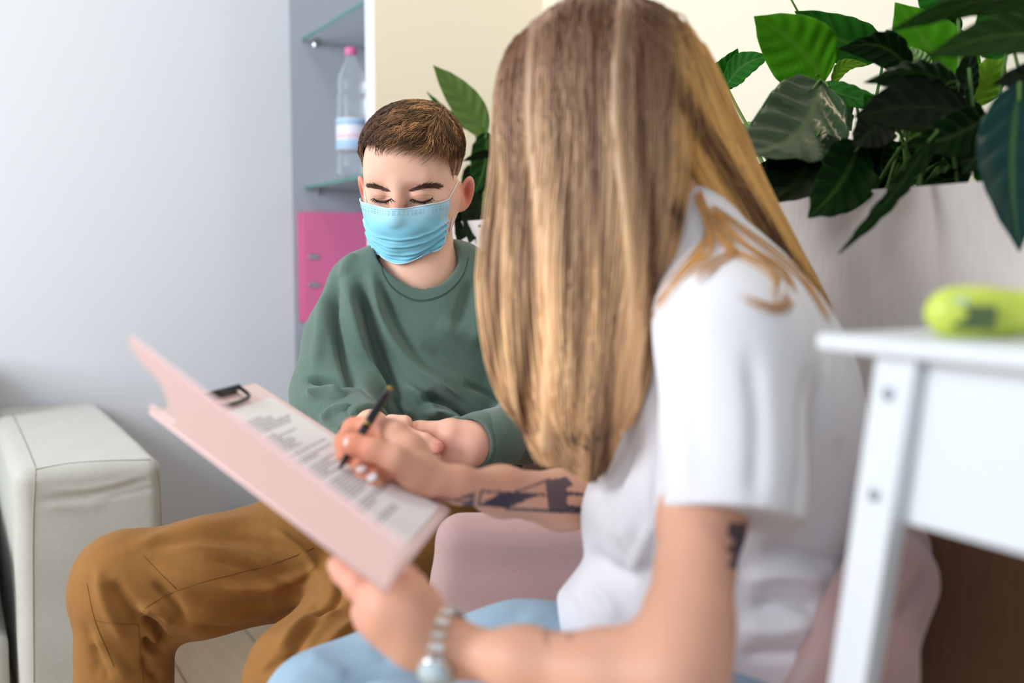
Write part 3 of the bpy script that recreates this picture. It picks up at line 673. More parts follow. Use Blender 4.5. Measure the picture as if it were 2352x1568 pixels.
# trousers and shoes
tr = SDF()
tr.ell(P(975, 1190, 1.70), (.165, .14, .115), .04)
tr.chain([(P(905, 1215, 1.66), .100), (P(700, 1270, 1.56), .095), (P(450, 1330, 1.46), .082), (P(293, 1345, 1.42), .073), (P(283, 1600, 1.45), .064), (P(283, 1960, 1.47), .060)], .03)
tr.chain([(P(1020, 1240, 1.66), .098), (P(860, 1400, 1.48), .090), (P(700, 1560, 1.33), .074), (P(650, 1800, 1.38), .064), (P(640, 2020, 1.42), .058)], .03)
V, F = tr.mesh(.0035, 5, 2)
FT = [([(330, 1255), (450, 1235), (600, 1245), (700, 1290)], 18, -.006), ([(290, 1260), (420, 1215), (600, 1190)], 16, .004),
      ([(340, 1290), (420, 1330), (560, 1360), (700, 1340)], 24, .006), ([(420, 1360), (520, 1390), (640, 1390)], 22, -.004),
      ([(250, 1330), (290, 1380), (330, 1440)], 18, -.007), ([(225, 1300), (240, 1380), (290, 1470)], 16, .006),
      ([(325, 1420), (355, 1440), (380, 1475), (405, 1472)], 10, -.015), ([(330, 1465), (350, 1490), (385, 1490)], 9, -.012), ([(310, 1400), (360, 1400), (400, 1430)], 12, .009),
      ([(330, 1500), (340, 1540), (375, 1560)], 12, -.006), ([(210, 1450), (250, 1500), (300, 1560)], 18, .005), ([(190, 1420), (215, 1500), (225, 1568)], 14, -.003),
      ([(760, 1300), (780, 1360), (720, 1420)], 12, -.008), ([(800, 1360), (740, 1400), (690, 1470), (660, 1560)], 16, -.007), ([(770, 1380), (690, 1430), (620, 1510)], 18, .005),
      ([(830, 1420), (780, 1450), (720, 1520)], 16, .007), ([(460, 1280), (600, 1310), (720, 1380)], 13, -.004), ([(590, 1440), (700, 1400), (760, 1360)], 14, -.006), ([(1000, 1150), (900, 1180), (800, 1230)], 14, -.006),
      ([(440, 1440), (520, 1450), (620, 1430)], 14, -.008), ([(700, 1210), (780, 1260), (790, 1330)], 12, -.007), ([(380, 1250), (520, 1262), (660, 1310)], 12, .005), ([(500, 1350), (620, 1345), (740, 1300)], 13, .005), ([(350, 1330), (400, 1380), (430, 1440)], 12, -.005), ([(205, 1480), (240, 1540), (250, 1568)], 12, -.004), ([(620, 1215), (700, 1270), (740, 1340)], 13, .005), ([(640, 1500), (700, 1430), (790, 1400)], 9, .005), ([(600, 1550), (640, 1520), (700, 1500)], 10, -.005)]
V = folds(V, F, [(p_, w_*.85, a_*1.4) for p_, w_, a_ in FT]); V += normals(V, F)*(.0018*np.sin(V[:, 0]*35+V[:, 2]*51)*np.sin(V[:, 2]*29-V[:, 0]*27+V[:, 1]*20))[:, None]
tro = link('trousers', mesh_np('trousers', V, F), M_trou, boy); tbv = bvh_of(V, F)
for pts in ([(322, 1412), (345, 1388), (400, 1358), (470, 1335), (560, 1312), (640, 1290), (720, 1258)], [(328, 1275), (370, 1318), (405, 1352)],
            [(212, 1422), (250, 1430), (318, 1434)], [(318, 1434), (322, 1500), (330, 1567)], [(200, 1340), (220, 1430), (262, 1530)]):
    ps = on_surf(tbv, pts, .0002)
    if len(ps) > 3: MB().tube(ps, .0006, 5).build('seam', M_seamo, tro, smooth=True)
M_shoe = mat('shoe_canvas', lin(232, 230, 226), .7, bump=.2); M_sole = mat('shoe_sole', lin(245, 244, 240), .5)
def shoe(ax, ay, dirx, diry, par, top=.085):
    dv = np.array([dirx, diry, 0.0]); dv /= np.linalg.norm(dv); c = np.array([ax, ay, 0])
    s = SDF(); s.cap(c+Z*.05-dv*.03, c+Z*.045+dv*.10, .042, .034, .02); s.cap(c+Z*.07, c+Z*(top+.03), .046, .045, .02); s.cap(c+dv*.10+Z*.035, c+dv*.17+Z*.032, .036, .030, .02); s.plane((0, 0, .012), (0, 0, -1))
    V, F = s.mesh(.005, 4); sh = link('shoe', mesh_np('shoe', V, F), M_shoe, par)
    s = SDF(); s.cap(c-dv*.03+Z*.012, c+dv*.17+Z*.012, .044, .036, .01); s.plane((0, 0, .024), (0, 0, 1)); s.plane((0, 0, .009), (0, 0, -1)); V, F = s.mesh(.005, 4); link('shoe_sole', mesh_np('shoe_sole', V, F), M_sole, sh)
a = P(283, 1960, 1.47); shoe(a[0], a[1], -.3, -1, boy); a = P(640, 2020, 1.42); shoe(a[0], a[1], -.1, -1, boy)
# what he sits on
M_stool = mat('stool_fabric', lin(150, 150, 152), .9, bump=.3, bscale=800)
sc_ = P(985, 1200, 1.74); st_ = thing('stool', 'grey upholstered stool under the young person in ochre trousers', 'stool', (sc_[0], sc_[1], 0))
top_z = P(975, 1190, 1.70)[2]-.095
MB().lathe((sc_[0], sc_[1], 0), [(.10, top_z-.08), (.165, top_z-.078), (.17, top_z-.06), (.17, top_z-.02), (.15, top_z)], 40).build('seat', M_stool, st_, smooth=True)
MB().lathe((sc_[0], sc_[1], 0), [(.02, .02), (.02, top_z-.08)], 16).build('column', M_chrome, st_, smooth=True)
MB().lathe((sc_[0], sc_[1], 0), [(.15, .009), (.15, .016), (.03, .03)], 40).build('base', M_chrome, st_, smooth=True)
# ------------------------------------------------------------------ the woman in the white t-shirt
SC = 1.081
def camv(px, py, d): return np.array([(px-W_IMG/2)/FPX*d, (H_IMG/2-py)/FPX*d, d])
FA = camv(890, 1355, .68)*SC; FB = camv(1035, 1172, .915)*SC; FC = camv(350, 945, .867)*SC
FS = FC-FA; FWv = FB-FA; FNn = np.cross(FS, FWv); FNn /= np.linalg.norm(FNn)
if FNn[2] > 0: FNn = -FNn                       # towards the camera side of the sheet
def cw(v): return CAM+v[2]*FWD+v[0]*RGT+v[1]*UPV
def cdir(v): return v[2]*FWD+v[0]*RGT+v[1]*UPV
def bd(px, py):
    r = np.array([(px-W_IMG/2)/FPX, (H_IMG/2-py)/FPX, 1.0]); return float((FA@FNn)/(r@FNn))
def HB(px, py, off): return P(px, py, bd(px, py)-off)

SKW = np.array(lin(222, 168, 142)[:3]); INK = np.array(lin(44, 50, 72)[:3])
M_skin2 = M_skin
woman = thing('person', 'person with long blonde hair and white t-shirt seen from behind, writing on the clipboard', 'person', (P(1650, 1300, 1.03)[0], P(1650, 1300, 1.03)[1], 0))
w = SDF()
w.ell(P(1395, 240, 1.03), (.072, .085, .098), .01)
w.cap(P(1335, 250, 1.09), P(1318, 275, 1.10), .012, .015, .01); w.ell(P(1375, 330, 1.08), (.045, .045, .05), .03)
w.cap(P(1450, 360, 1.03), P(1575, 620, 1.04), .048, .055, .03)
w.ell(P(1640, 850, 1.03), (.07, .12, .13), .04); w.ell(P(1640, 1250, 1.04), (.08, .10, .16), .05)
w.chain([(P(1600, 760, .98), .045), (P(1690, 790, .90), .040), (P(1612, 1190, .825), .0330), (P(1578, 1440, .745), .0315), (P(1555, 1550, .72), .034), (P(1400, 1548, .745), .0300), (P(1200, 1518, .775), .0230), (P(1060, 1496, .80), .0172), (P(1020, 1486, .80), .0178)], .02)
w.chain([(P(1600, 760, 1.08), .045), (P(1560, 780, 1.17), .042), (P(1430, 1040, 1.20), .038), (P(1400, 1150, 1.18), .036), (P(1290, 1148, 1.12), .0310), (P(1150, 1128, 1.05), .0238), (P(1050, 1112, 1.0), .0158), (P(1000, 1103, .990), .0150)], .02)
# left hand holding the folder from below
w.chain([(P(1020, 1480, .80), .0195), (P(960, 1450, .80), .0235), (P(915, 1405, .80), .0255)], .015)
w.chain([(P(960, 1470, .805), .021), (P(880, 1425, .815), .020)], .015)
w.cap(P(940, 1400, .80), P(900, 1390, .80), .025, .024, .015)
for a in ([(P(872, 1388, .805), .0140), (P(825, 1345, .815), .0115), (P(790, 1315, .835), .0098), (P(772, 1298, .85), .0080)],
          [(P(880, 1400, .815), .0130), (P(845, 1365, .85), .0112), (P(830, 1320, .875), .0098), (P(835, 1290, .89), .0085)],
          [(P(860, 1420, .825), .0125), (P(838, 1405, .86), .0110), (P(845, 1370, .89), .0095), (P(860, 1340, .905), .0085)],
          [(P(858, 1435, .83), .0110), (P(845, 1430, .86), .0098), (P(850, 1400, .88), .0085)],
          [(P(965, 1420, .80), .0165), (P(962, 1380, .81), .0135), (P(950, 1345, .835), .0110), (P(935, 1315, .86), .0095)]): w.chain(a, .006)
# right hand with the pen
dk = bd(900, 1080)
w.chain([(P(1000, 1106, .990), .0148), (P(962, 1088, .990), .0185), (P(932, 1066, .992), .0180)], .010)
w.chain([(P(990, 1096, .998), .0150), (P(940, 1035, 1.006), .0170), (P(908, 1008, 1.012), .0150)], .010)
TH = [(P(960, 1084, .980), .0150), (P(910, 1054, .968), .0130), (P(858, 1034, .970), .0116), (P(815, 1021, .976), .0108), (P(802, 1017, .980), .0095)]
IX = [(P(912, 996, 1.015), .0140), (P(862, 978, 1.025), .0122), (P(812, 983, 1.034), .0108), (P(790, 1015, 1.022), .0096), (P(791, 1050, 1.004), .0080)]
MD = [(P(915, 1020, 1.02), .0130), (P(862, 1025, 1.035), .0116), (P(818, 1043, 1.015), .0098), (P(824, 1062, bd(824, 1062)-.018), .0085)]
RG = [(P(925, 1040, 1.015), .0125), (P(872, 1058, 1.02), .0108), (P(830, 1074, .998), .0096), (P(832, 1094, bd(832, 1094)-.014), .0085)]
PK = [(P(940, 1062, 1.0), .0118), (P(895, 1084, 1.0), .0100), (P(856, 1098, .978), .0088), (P(862, 1110, bd(862, 1110)-.016), .0080)]
for a in (TH, IX, MD, RG, PK): w.chain(a, .005)
V, F = w.mesh(.0021, 6, 2); x, y, d = project(V); Nw = normals(V, F)
front = ((Nw*(V-CAM)).sum(1) < 0)
C = np.tile(SKW, (len(V), 1))
tips = (x < 900) & (x > 760) & (y > 955) & (y < 1130) & (d < 1.1)
C = blend(C, tips*np.clip((905-x)/90, 0, 1)*.6, lin(226, 130, 96)[:3])
th = tips*0+((x > 780) & (x < 960) & (y > 1040) & (y < 1125) & (d > .95))*0.0; C = blend(C, th, lin(200, 100, 70)[:3])
C = blend(C, ((x < 900) & (y > 1280) & (d < .95))*np.clip((900-x)/110, 0, 1)*.35, lin(224, 140, 128)[:3])
def ink(poly, a=.9, dr=(0, 9)):
    global C
    m = inpoly(x, y, poly) & front & (d > dr[0]) & (d < dr[1]); C = blend(C, m*a, INK)
def inkline(pts, wd, a=.85, dr=(0, 9)):
    global C
    dd, _, _ = polydist(x, y, pts); C = blend(C, ((dd < wd) & front & (d > dr[0]) & (d < dr[1]))*a, INK)
FR = (.96, 1.35)
ink([(1042, 1148), (1092, 1128), (1088, 1162), (1060, 1160), (1085, 1142)], .85, FR)
ink([(1098, 1160), (1152, 1131), (1242, 1134), (1165, 1167)], .95, FR)
ink([(1252, 1104), (1300, 1094), (1318, 1112), (1302, 1122), (1304, 1176), (1260, 1174)], .85, FR)
ink([(1300, 1128), (1342, 1132), (1342, 1140), (1300, 1137)], .9, FR); ink([(1300, 1158), (1345, 1166), (1345, 1178), (1305, 1172)], .9, FR)
inkline([(1105, 1128), (1250, 1136)], 3, .8, FR); inkline([(1104, 1130), (1100, 1160)], 3, .8, FR); inkline([(1165, 1168), (1330, 1176)], 4, .8, FR)
inkline([(1180, 1131), (1262, 1100)], 3, .7, FR); inkline([(1000, 1143), (1050, 1148), (1090, 1160)], 3, .6, FR)
UA = (.6, 1.0)
ink([(1676, 1200), (1716, 1200), (1710, 1260), (1694, 1310), (1668, 1300), (1686, 1276), (1664, 1262), (1688, 1246), (1668, 1226)], .9, UA)
inkline([(1252, 1446), (1258, 1478)], 6, .35, UA); inkline([(1262, 1450), (1270, 1445)], 4, .35, UA); inkline([(1300, 1446), (1308, 1470), (1318, 1446)], 4, .35, UA)
me = mesh_np('body', V, F); set_col(me, C); link('body', me, M_skin2, woman); wbv = bvh_of(V, F)
M_nail = mat('white_nail_polish', lin(246, 240, 244), .2, coat=.5)
def nail(tip, prev, rx, ry, par, shift=(0, 0), up=.0072):
    ax = tip-prev; ax /= np.linalg.norm(ax); vw = (CAM-tip); vw -= ax*(vw@ax); vw /= np.linalg.norm(vw); sd = np.cross(ax, vw)
    s = SDF(); R = np.stack([sd, ax, vw], 1); s.ell(tip+vw*up+ax*shift[0]+sd*shift[1], (rx, ry, .0022), R=R); V, F = s.mesh(.0008, 4, 1)
    link('fingernail', mesh_np('fingernail', V, F), M_nail, par)
nail(TH[3][0], TH[2][0], .0060, .0088, woman, (-.001, 0), .0092)
for ch in (MD, RG, PK):
    nail(ch[-1][0], ch[-2][0], .0058, .0085, woman, (-.001, 0), ch[-1][1]-.0006)

# watch on the left wrist
M_silver = mat('watch_steel', lin(205, 208, 205), .28, metal=.9); M_dial = mat('watch_dial', lin(188, 210, 218), .2, spec=.8, coat=.6)
wc = P(1030, 1490, .80); wa = P(1150, 1500, .782)-P(1000, 1476, .80); wa /= np.linalg.norm(wa)
vw = CAM-wc; vw -= wa*(vw@wa); vw /= np.linalg.norm(vw); sd = np.cross(wa, vw)
watch = thing('wristwatch', 'silver wristwatch with pale dial on the wrist of the person in white', 'watch', wc)
for k in range(22):
    a = 2*math.pi*k/22; dr_ = math.cos(a)*vw+math.sin(a)*sd; rs_ = np.linspace(.012, .045, 60); r_ = float(rs_[np.argmax(w(wc+rs_[:, None]*dr_) > .0012)]); q = wc+r_*(math.cos(a)*vw+math.sin(a)*sd); rad = math.cos(a)*vw+math.sin(a)*sd; tg = -math.sin(a)*vw+math.cos(a)*sd
    MB().box(q, wa, tg, rad, .0150, .0054, .0030).build('band_link', M_silver, watch, bevel=.0006)
fd = vw*.62-sd*.0+np.array([0, 0, -.0]); down = sd if (sd@Z) < 0 else -sd
cn = vw*.72+down*.70; cn /= np.linalg.norm(cn); cx_ = np.cross(wa, cn)
rs_ = np.linspace(.012, .045, 60); rc_ = float(rs_[np.argmax(w(wc+rs_[:, None]*cn) > .0005)]); wcase = MB().lathe(wc+cn*rc_, [(.0135, 0), (.0150, .001), (.0150, .0055), (.0135, .007)], 32, wa, cx_, cn).build('watch_case', M_silver, watch, smooth=True)
MB().lathe(wc+cn*rc_, [(.0128, .0069), (.0126, .0078)], 32, wa, cx_, cn).build('watch_dial', M_dial, wcase, smooth=True)

# t-shirt
M_shirt = mat('white_cotton', lin(230, 230, 236), .9, bump=.25, bscale=1200, sheen=.1, dist=.0005, sss=.03, ssr=(1, 1, 1))
t = SDF()
t.cap(P(1572, 545, 1.035), P(1600, 640, 1.04), .060, .075, .03)
t.ell(P(1690, 850, 1.03), (.102, .150, .125), .05)
t.ell(P(1690, 1050, 1.035), (.108, .120, .14), .06); t.ell(P(1770, 1060, 1.07), (.088, .10, .15), .06)
t.ell(P(1640, 1260, 1.05), (.118, .115, .11), .05)
t.ell(P(1590, 1400, 1.06), (.140, .130, .065), .05)
t.ell(P(1440, 1170, 1.06), (.044, .09, .050), .05)
t.cap(P(1600, 640, 1.02), P(1668, 760, .905), .055, .062, .04)
t.cap(P(1590, 650, 1.07), P(1560, 770, 1.17), .055, .055, .04)
t.cap(P(1688, 800, .885), P(1672, 1260, .818), .062, .0615, .035)
t.cap(P(1560, 780, 1.17), P(1480, 960, 1.19), .058, .056, .03)
t.ell(P(1760, 1480, 1.03), (.095, .11, .10), .05)
t.chain([(P(1320, 1412, 1.08), .019), (P(1400, 1390, 1.08), .038), (P(1500, 1370, 1.06), .05)], .03)
dn = P(1680, 1200, .832)-P(1692, 800, .885); dn /= np.linalg.norm(dn); t.cutcap(P(1672, 1200, .835), dn, .075)
lf = P(1255, 1405, 1.08)-P(1330, 1395, 1.08); lf /= np.linalg.norm(lf); t.cutcap(P(1282, 1405, 1.08), lf, .07)
V, F = t.mesh(.0034, 5, 2)
FT = [([(1530, 760), (1500, 900), (1505, 1100), (1510, 1190)], 12, -.010), ([(1560, 800), (1560, 950), (1570, 1150)], 26, .004), ([(1720, 780), (1740, 950), (1735, 1180)], 24, -.004),
      ([(1860, 820), (1850, 1000), (1835, 1200)], 16, -.009), ([(1450, 980), (1420, 1080), (1370, 1150)], 22, -.005), ([(1340, 1260), (1400, 1310), (1470, 1330)], 22, -.010),
      ([(1420, 1200), (1460, 1260), (1500, 1300)], 20, .006), ([(1750, 1260), (1830, 1270), (1920, 1300)], 16, -.010), ([(1700, 1330), (1800, 1320), (1900, 1340)], 20, .009), ([(1720, 1390), (1800, 1380), (1900, 1400)], 18, -.010),
      ([(1690, 1440), (1780, 1450), (1880, 1430)], 20, .008), ([(1700, 1500), (1790, 1500), (1870, 1490)], 14, -.007), ([(1360, 1340), (1400, 1380), (1420, 1430)], 16, .006), ([(1320, 1350), (1340, 1400), (1340, 1440)], 10, -.004),
      ([(1440, 1020), (1400, 1140), (1400, 1230)], 14, -.005), ([(1900, 800), (1890, 900), (1920, 1050)], 16, .006), ([(1500, 1190), (1480, 1250), (1440, 1330)], 14, .005)]
V = folds(V, F, FT); V += normals(V, F)*(.002*np.sin(V[:, 2]*33+V[:, 1]*21)*np.sin(V[:, 0]*37+V[:, 2]*19))[:, None]
sh_ = link('t_shirt', mesh_np('t_shirt', V, F), M_shirt, woman); shbv = bvh_of(V, F)
MB().tube(on_surf(shbv, [(1508, 1168), (1600, 1176), (1700, 1182), (1835, 1192)], .0002), .0008, 5).build('hem_seam', mat('white_thread', lin(215, 215, 220), .9), sh_, smooth=True)

# jeans
M_jean = mat('light_denim', lin(150, 178, 198), .85, bump=.35, bscale=900, var=.12, vscale=14, dist=.0007)
j = SDF()
j.ell(P(1640, 1500, 1.07), (.13, .16, .10), .05)
j.chain([(P(1560, 1550, 1.16), .085), (P(1200, 1550, 1.13), .077), (P(880, 1600, 1.09), .068), (P(745, 1640, 1.06), .062), (P(800, 1900, 1.10), .052), (P(860, 2230, 1.13), .045)], .03)
j.chain([(P(1560, 1690, 1.0), .082), (P(1200, 1720, .965), .078), (P(905, 1745, .93), .066), (P(900, 2000, .98), .052), (P(940, 2420, 1.02), .045)], .03)
V, F = j.mesh(.004, 5, 2); V = folds(V, F, [([(1230, 1380), (1150, 1430), (1000, 1450)], 20, -.004), ([(700, 1500), (800, 1560)], 20, .003), ([(860, 1460), (900, 1520)], 18, -.003)])
link('jeans', mesh_np('jeans', V, F), M_jean, woman)
a = P(860, 2230, 1.13); shoe(a[0], a[1], -1, -.2, woman); a = P(940, 2420, 1.02); shoe(a[0], a[1], -1, -.1, woman)

# long hair
M_whair = mat('blonde_hair', (1, 1, 1, 1), .38, tint='tint', spec=.5)
G = [[(1238, 150, 1.04), (1212, 400, 1.04), (1180, 640, 1.03), (1196, 830, 1.03), (1230, 960, 1.03), (1250, 1070, 1.03)],
     [(1290, 110, 1.00), (1265, 400, .99), (1245, 650, .985), (1255, 880, .99), (1275, 1000, 1.0), (1300, 1078, 1.01)],
     [(1345, 70, .98), (1330, 400, .965), (1320, 650, .96), (1330, 880, .97), (1338, 1000, .985), (1348, 1100, 1.0)],
     [(1420, 90, .97), (1425, 400, .955), (1412, 640, .955), (1375, 880, .97), (1362, 990, .985), (1352, 1110, 1.0)],
     [(1470, 130, .98), (1490, 380, .965), (1455, 600, .965), (1420, 830, .975), (1396, 960, .985), (1375, 1090, 1.0)]]
GR = [.031, .029, .027, .023, .014, .003]
Bk = [[(1500, 110, 1.03), (1592, 270, 1.04), (1672, 425, 1.07), (1750, 560, 1.09), (1822, 665, 1.11), (1885, 740, 1.13)],
      [(1470, 160, 1.01), (1560, 300, 1.03), (1630, 420, 1.04), (1690, 510, 1.05), (1760, 590, 1.07), (1840, 690, 1.10)]]
BR = [.034, .030, .025, .021, .015, .006]
h = SDF(); h.ell(P(1392, 238, 1.035), (.098, .100, .105), .02)
h.ell(P(1350, 330, 1.03), (.078, .075, .10), .03)
Gs = [np.array([P(*q) for q in g]) for g in G]; Bs = [np.array([P(*q) for q in g]) for g in Bk]
for g in Gs: h.chain(list(zip([spline(g, 3)[i] for i in range(0, 14)], np.interp(np.linspace(0, 5, 16), range(6), GR)[:14]*np.array([1]*11+[.85, .6, .35]))), .018)
for g in Bs: h.chain(list(zip([spline(g, 3)[i] for i in range(0, 16)], np.interp(np.linspace(0, 5, 16), range(6), BR))), .020)
V, F = h.mesh(.004, 5, 2)
x, y, d = project(V); Nh = normals(V, F)
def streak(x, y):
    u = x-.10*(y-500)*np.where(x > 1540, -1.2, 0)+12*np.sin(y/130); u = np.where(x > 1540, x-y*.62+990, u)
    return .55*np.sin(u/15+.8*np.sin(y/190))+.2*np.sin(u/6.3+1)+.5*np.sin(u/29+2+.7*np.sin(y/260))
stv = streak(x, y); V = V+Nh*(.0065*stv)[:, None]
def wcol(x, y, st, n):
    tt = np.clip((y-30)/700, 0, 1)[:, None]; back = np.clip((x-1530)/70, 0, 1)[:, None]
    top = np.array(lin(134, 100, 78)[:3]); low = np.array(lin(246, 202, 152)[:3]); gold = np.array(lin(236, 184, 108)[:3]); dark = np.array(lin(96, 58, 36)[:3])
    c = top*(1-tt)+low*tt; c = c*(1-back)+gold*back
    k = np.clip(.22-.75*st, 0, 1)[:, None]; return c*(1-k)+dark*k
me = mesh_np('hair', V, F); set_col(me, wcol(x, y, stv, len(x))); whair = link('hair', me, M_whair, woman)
rng = np.random.default_rng(9)
def strands(Gl, rads, n, m=30, splay=1.0):
    A = np.stack([spline(g, 8) for g in Gl]); K = A.shape[1]      # guides x samples x 3
    s_ = rng.random(n)*(len(Gl)-1); t0 = rng.random(n)*.06; t1 = .80+.2*rng.random(n)**.6+(.03*np.sin(s_*5.2) if Gl is Gs else 0); th = rng.random(n)*2*math.pi
    out = np.zeros((n, m, 3))
    rr = np.interp(np.linspace(0, 5, K), range(6), rads)
    for i in range(m):
        t = np.minimum(t0+(t1-t0)*i/(m-1), 1)*(K-1); k = np.minimum(t.astype(int), K-2); f = (t-k)[:, None]
        a = np.minimum(s_.astype(int), len(Gl)-2); g = (s_-a)[:, None]
        p = (A[a, k]*(1-g)+A[a+1, k]*g)*(1-f)+(A[a, k+1]*(1-g)+A[a+1, k+1]*g)*f
        r = rr[k]*1.25
        out[:, i] = p+(np.cos(th)*r)[:, None]*RGT+(np.sin(th)*r)[:, None]*FWD
    sh = out.shape; q = out.reshape(-1, 3); q = h.snap(q, 0, 2).reshape(sh)
    tw = np.clip((t0[:, None]+(t1-t0)[:, None]*np.linspace(0, 1, m)[None]-.74)/.12, 0, 1)[..., None] if Gl is Gs else 0
    q = q*(1-tw)+out*tw
    off = (rng.random(n)*.0055)[:, None, None]; ph = rng.random(n)*6
    q = q+h.grad(q.reshape(-1, 3)).reshape(sh)*off*(1-tw)
    q[..., 0] += .003*np.sin(np.linspace(0, 5, m)[None]+ph[:, None]); return q
S = np.concatenate([strands(Gs, GR, 3200), strands(Bs, BR, 1500)])
# strands over the crown
nC = 1300; c0 = P(1400, 40, 1.05); S2 = np.zeros((nC, 30, 3)); ang = rng.random(nC)*2*math.pi
cen = P(1388, 232, 1.035)
for i in range(30):
    ph = .08+1.5*i/29
    S2[:, i] = cen+.115*np.stack([np.sin(ph)*np.cos(ang), np.sin(ph)*np.sin(ang), np.cos(ph)*np.ones(nC)], 1)
S2 = h.snap(S2.reshape(-1, 3), .001, 2).reshape(S2.shape); S = np.concatenate([S, S2])
n_, m_ = S.shape[:2]; mid = S[:, 10]; r = (.0005+.0007*rng.random(n_))[:, None]*np.interp(np.linspace(0, 1, m_), [0, .1, .8, 1], [.7, 1, 1, .2])[None]
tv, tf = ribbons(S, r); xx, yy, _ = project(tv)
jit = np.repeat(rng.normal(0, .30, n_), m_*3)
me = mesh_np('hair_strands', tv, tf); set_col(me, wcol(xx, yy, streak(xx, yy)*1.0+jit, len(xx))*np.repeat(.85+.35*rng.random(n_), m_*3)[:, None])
o = link('hair_strands', me, M_whair, whair); o['kind'] = 'stuff'
# loose strands over the shirt and behind the back
Ls = []
loops = [[(1600, 440), (1630, 520), (1600, 580), (1540, 650), (1495, 730)], [(1640, 480), (1700, 560), (1790, 610), (1825, 660), (1812, 706), (1770, 712), (1710, 690)],
         [(1620, 470), (1660, 560), (1740, 600), (1790, 640), (1780, 680)], [(1600, 450), (1640, 560), (1600, 600), (1560, 640), (1515, 700)], [(1630, 480), (1680, 570), (1640, 600), (1600, 640)],
         [(1640, 480), (1720, 540), (1800, 600), (1860, 660), (1905, 740)]]
for lp in loops:
    for k in range(9):
        j1 = rng.normal(0, 7, 2); j2 = rng.normal(0, 5, 2); q = spline(lp, 5); q = q+np.linspace(0, 1, len(q))[:, None]*j1+j2
        pts = []
        for a, b_ in q:
            rr = cast(shbv, a, b_)
            pts.append(rr[0]+(CAM-rr[0])/np.linalg.norm(CAM-rr[0])*(.005+.002*k/8) if rr else (pts[-1] if pts else P(a, b_, 1.0)))
        pts = spline(pts, 2); idx = np.linspace(0, len(pts)-1, 24).astype(int); pp_ = np.array(pts)[idx]
        for _ in range(4): pp_[1:-1] = (pp_[:-2]+pp_[2:]+2*pp_[1:-1])/4
        Ls.append(pp_)
for k in range(60):
    q = np.array([(1850, 690, 1.10), (1905, 760, 1.13), (1950, 850, 1.135), (1962, 930, 1.13), (1956, 1000, 1.125)], float)+np.append(rng.normal(0, 7, 2), rng.normal(0, .004))
    pts = spline([P(*a) for a in q], 6); Ls.append(pts[np.linspace(0, len(pts)-1, 24).astype(int)])
Ls = np.array(Ls); tv, tf = ribbons(Ls, (.0007*np.ones(len(Ls)))[:, None]*np.interp(np.linspace(0, 1, 24), [0, .1, .8, 1], [.7, 1, 1, .3])[None])
me = mesh_np('loose_strands', tv, tf); set_col(me, np.tile(np.array(lin(206, 150, 84)[:3]), (len(tv), 1))*np.repeat(.7+.6*rng.random(len(Ls)), 24*3)[:, None])
o = link('loose_strands', me, M_whair, whair); o['kind'] = 'stuff'
# ------------------------------------------------------------------ clipboard folder, form, pen
M_fold = mat('pink_leatherette', lin(228, 196, 195), .55, bump=.15, bscale=700, dist=.0004); M_foldin = mat('pink_lining', lin(246, 222, 220), .6)
M_black = mat('black_lacquer', lin(22, 22, 26), .3); M_paper = mat('paper', lin(246, 245, 246), .8); M_print = mat('printed_ink', lin(176, 174, 184), .8); M_gold = mat('gold_trim', lin(200, 170, 90), .3, metal=.9)
A3, B3, C3 = cw(FA), cw(FB), cw(FC); es = C3-A3; Ls_ = np.linalg.norm(es); es /= Ls_; ew = B3-A3; Lw = np.linalg.norm(ew); ew -= es*(ew@es); ew /= np.linalg.norm(ew); en = np.cross(es, ew)
if en@(CAM-A3) < 0: en = -en
ewt = (B3-A3)/Lw
def bp(s_, w_, o=0): return A3+es*s_+ewt*w_+en*o       # along the spine, across the board, above it
folder = thing('clipboard_folder', 'pale pink clipboard folder held open by the person in white', 'folder', A3)
def slab(f, outline, th, name, m, par):
    top = [f(a, b_, th/2) for a, b_ in outline]; bot = [f(a, b_, -th/2) for a, b_ in outline]; n = len(outline)
    return MB().add(top+bot, [tuple(range(n)), tuple(range(2*n-1, n-1, -1))]+[(i, n+i, n+(i+1) % n, (i+1) % n) for i in range(n)]).build(name, m, par)
def rrect(a0, a1, b0, b1, r, n=6):
    out = []
    for (ca, cb, s0) in ((a1-r, b1-r, 0), (a0+r, b1-r, 90), (a0+r, b0+r, 180), (a1-r, b0+r, 270)):
        for k in range(n+1): q = math.radians(s0+90*k/n); out.append((ca+r*math.cos(q), cb+r*math.sin(q)))
    return out
slab(bp, rrect(0, Ls_, 0, Lw, .008), .003, 'back_board', M_fold, folder)
slab(lambda a, b_, o: bp(a, b_, o+.0018), rrect(.004, Ls_-.004, .004, Lw-.004, .006), .0006, 'board_lining', M_foldin, folder)
E3 = P(935, 1255, .564*SC); ec = E3-A3; Lc = np.linalg.norm(ec); ec = (ec-es*(ec@es)*0)/Lc
nc_ = np.cross(es, ec); nc_ /= np.linalg.norm(nc_)
def cp(s_, w_, o=0): return A3+es*s_+ec*w_+nc_*o
def cpx(px, py):
    r_ = P(px, py, 1.0)-CAM; k = ((A3-CAM)@nc_)/(r_@nc_); q = CAM+r_*k-A3
    M_ = np.array([[es@es, es@ec], [es@ec, ec@ec]]); return tuple(np.linalg.solve(M_, np.array([q@es, q@ec])))
out = [(0.0, 0), (0.0, Lc)]+[cpx(*q) for q in ((300, 773), (299, 780), (306, 800), (330, 832), (356, 858), (376, 885), (386, 915), (394, 945), (403, 962), (401, 968), (392, 964), (370, 948), (347, 928), (345, 934))]+[(Ls_, 0)]
fc = slab(cp, out, .003, 'front_cover', M_fold, folder)
MB().tube([cp(0, 0), cp(Ls_, 0)], .0032, 8).build('spine', M_fold, folder, smooth=True)
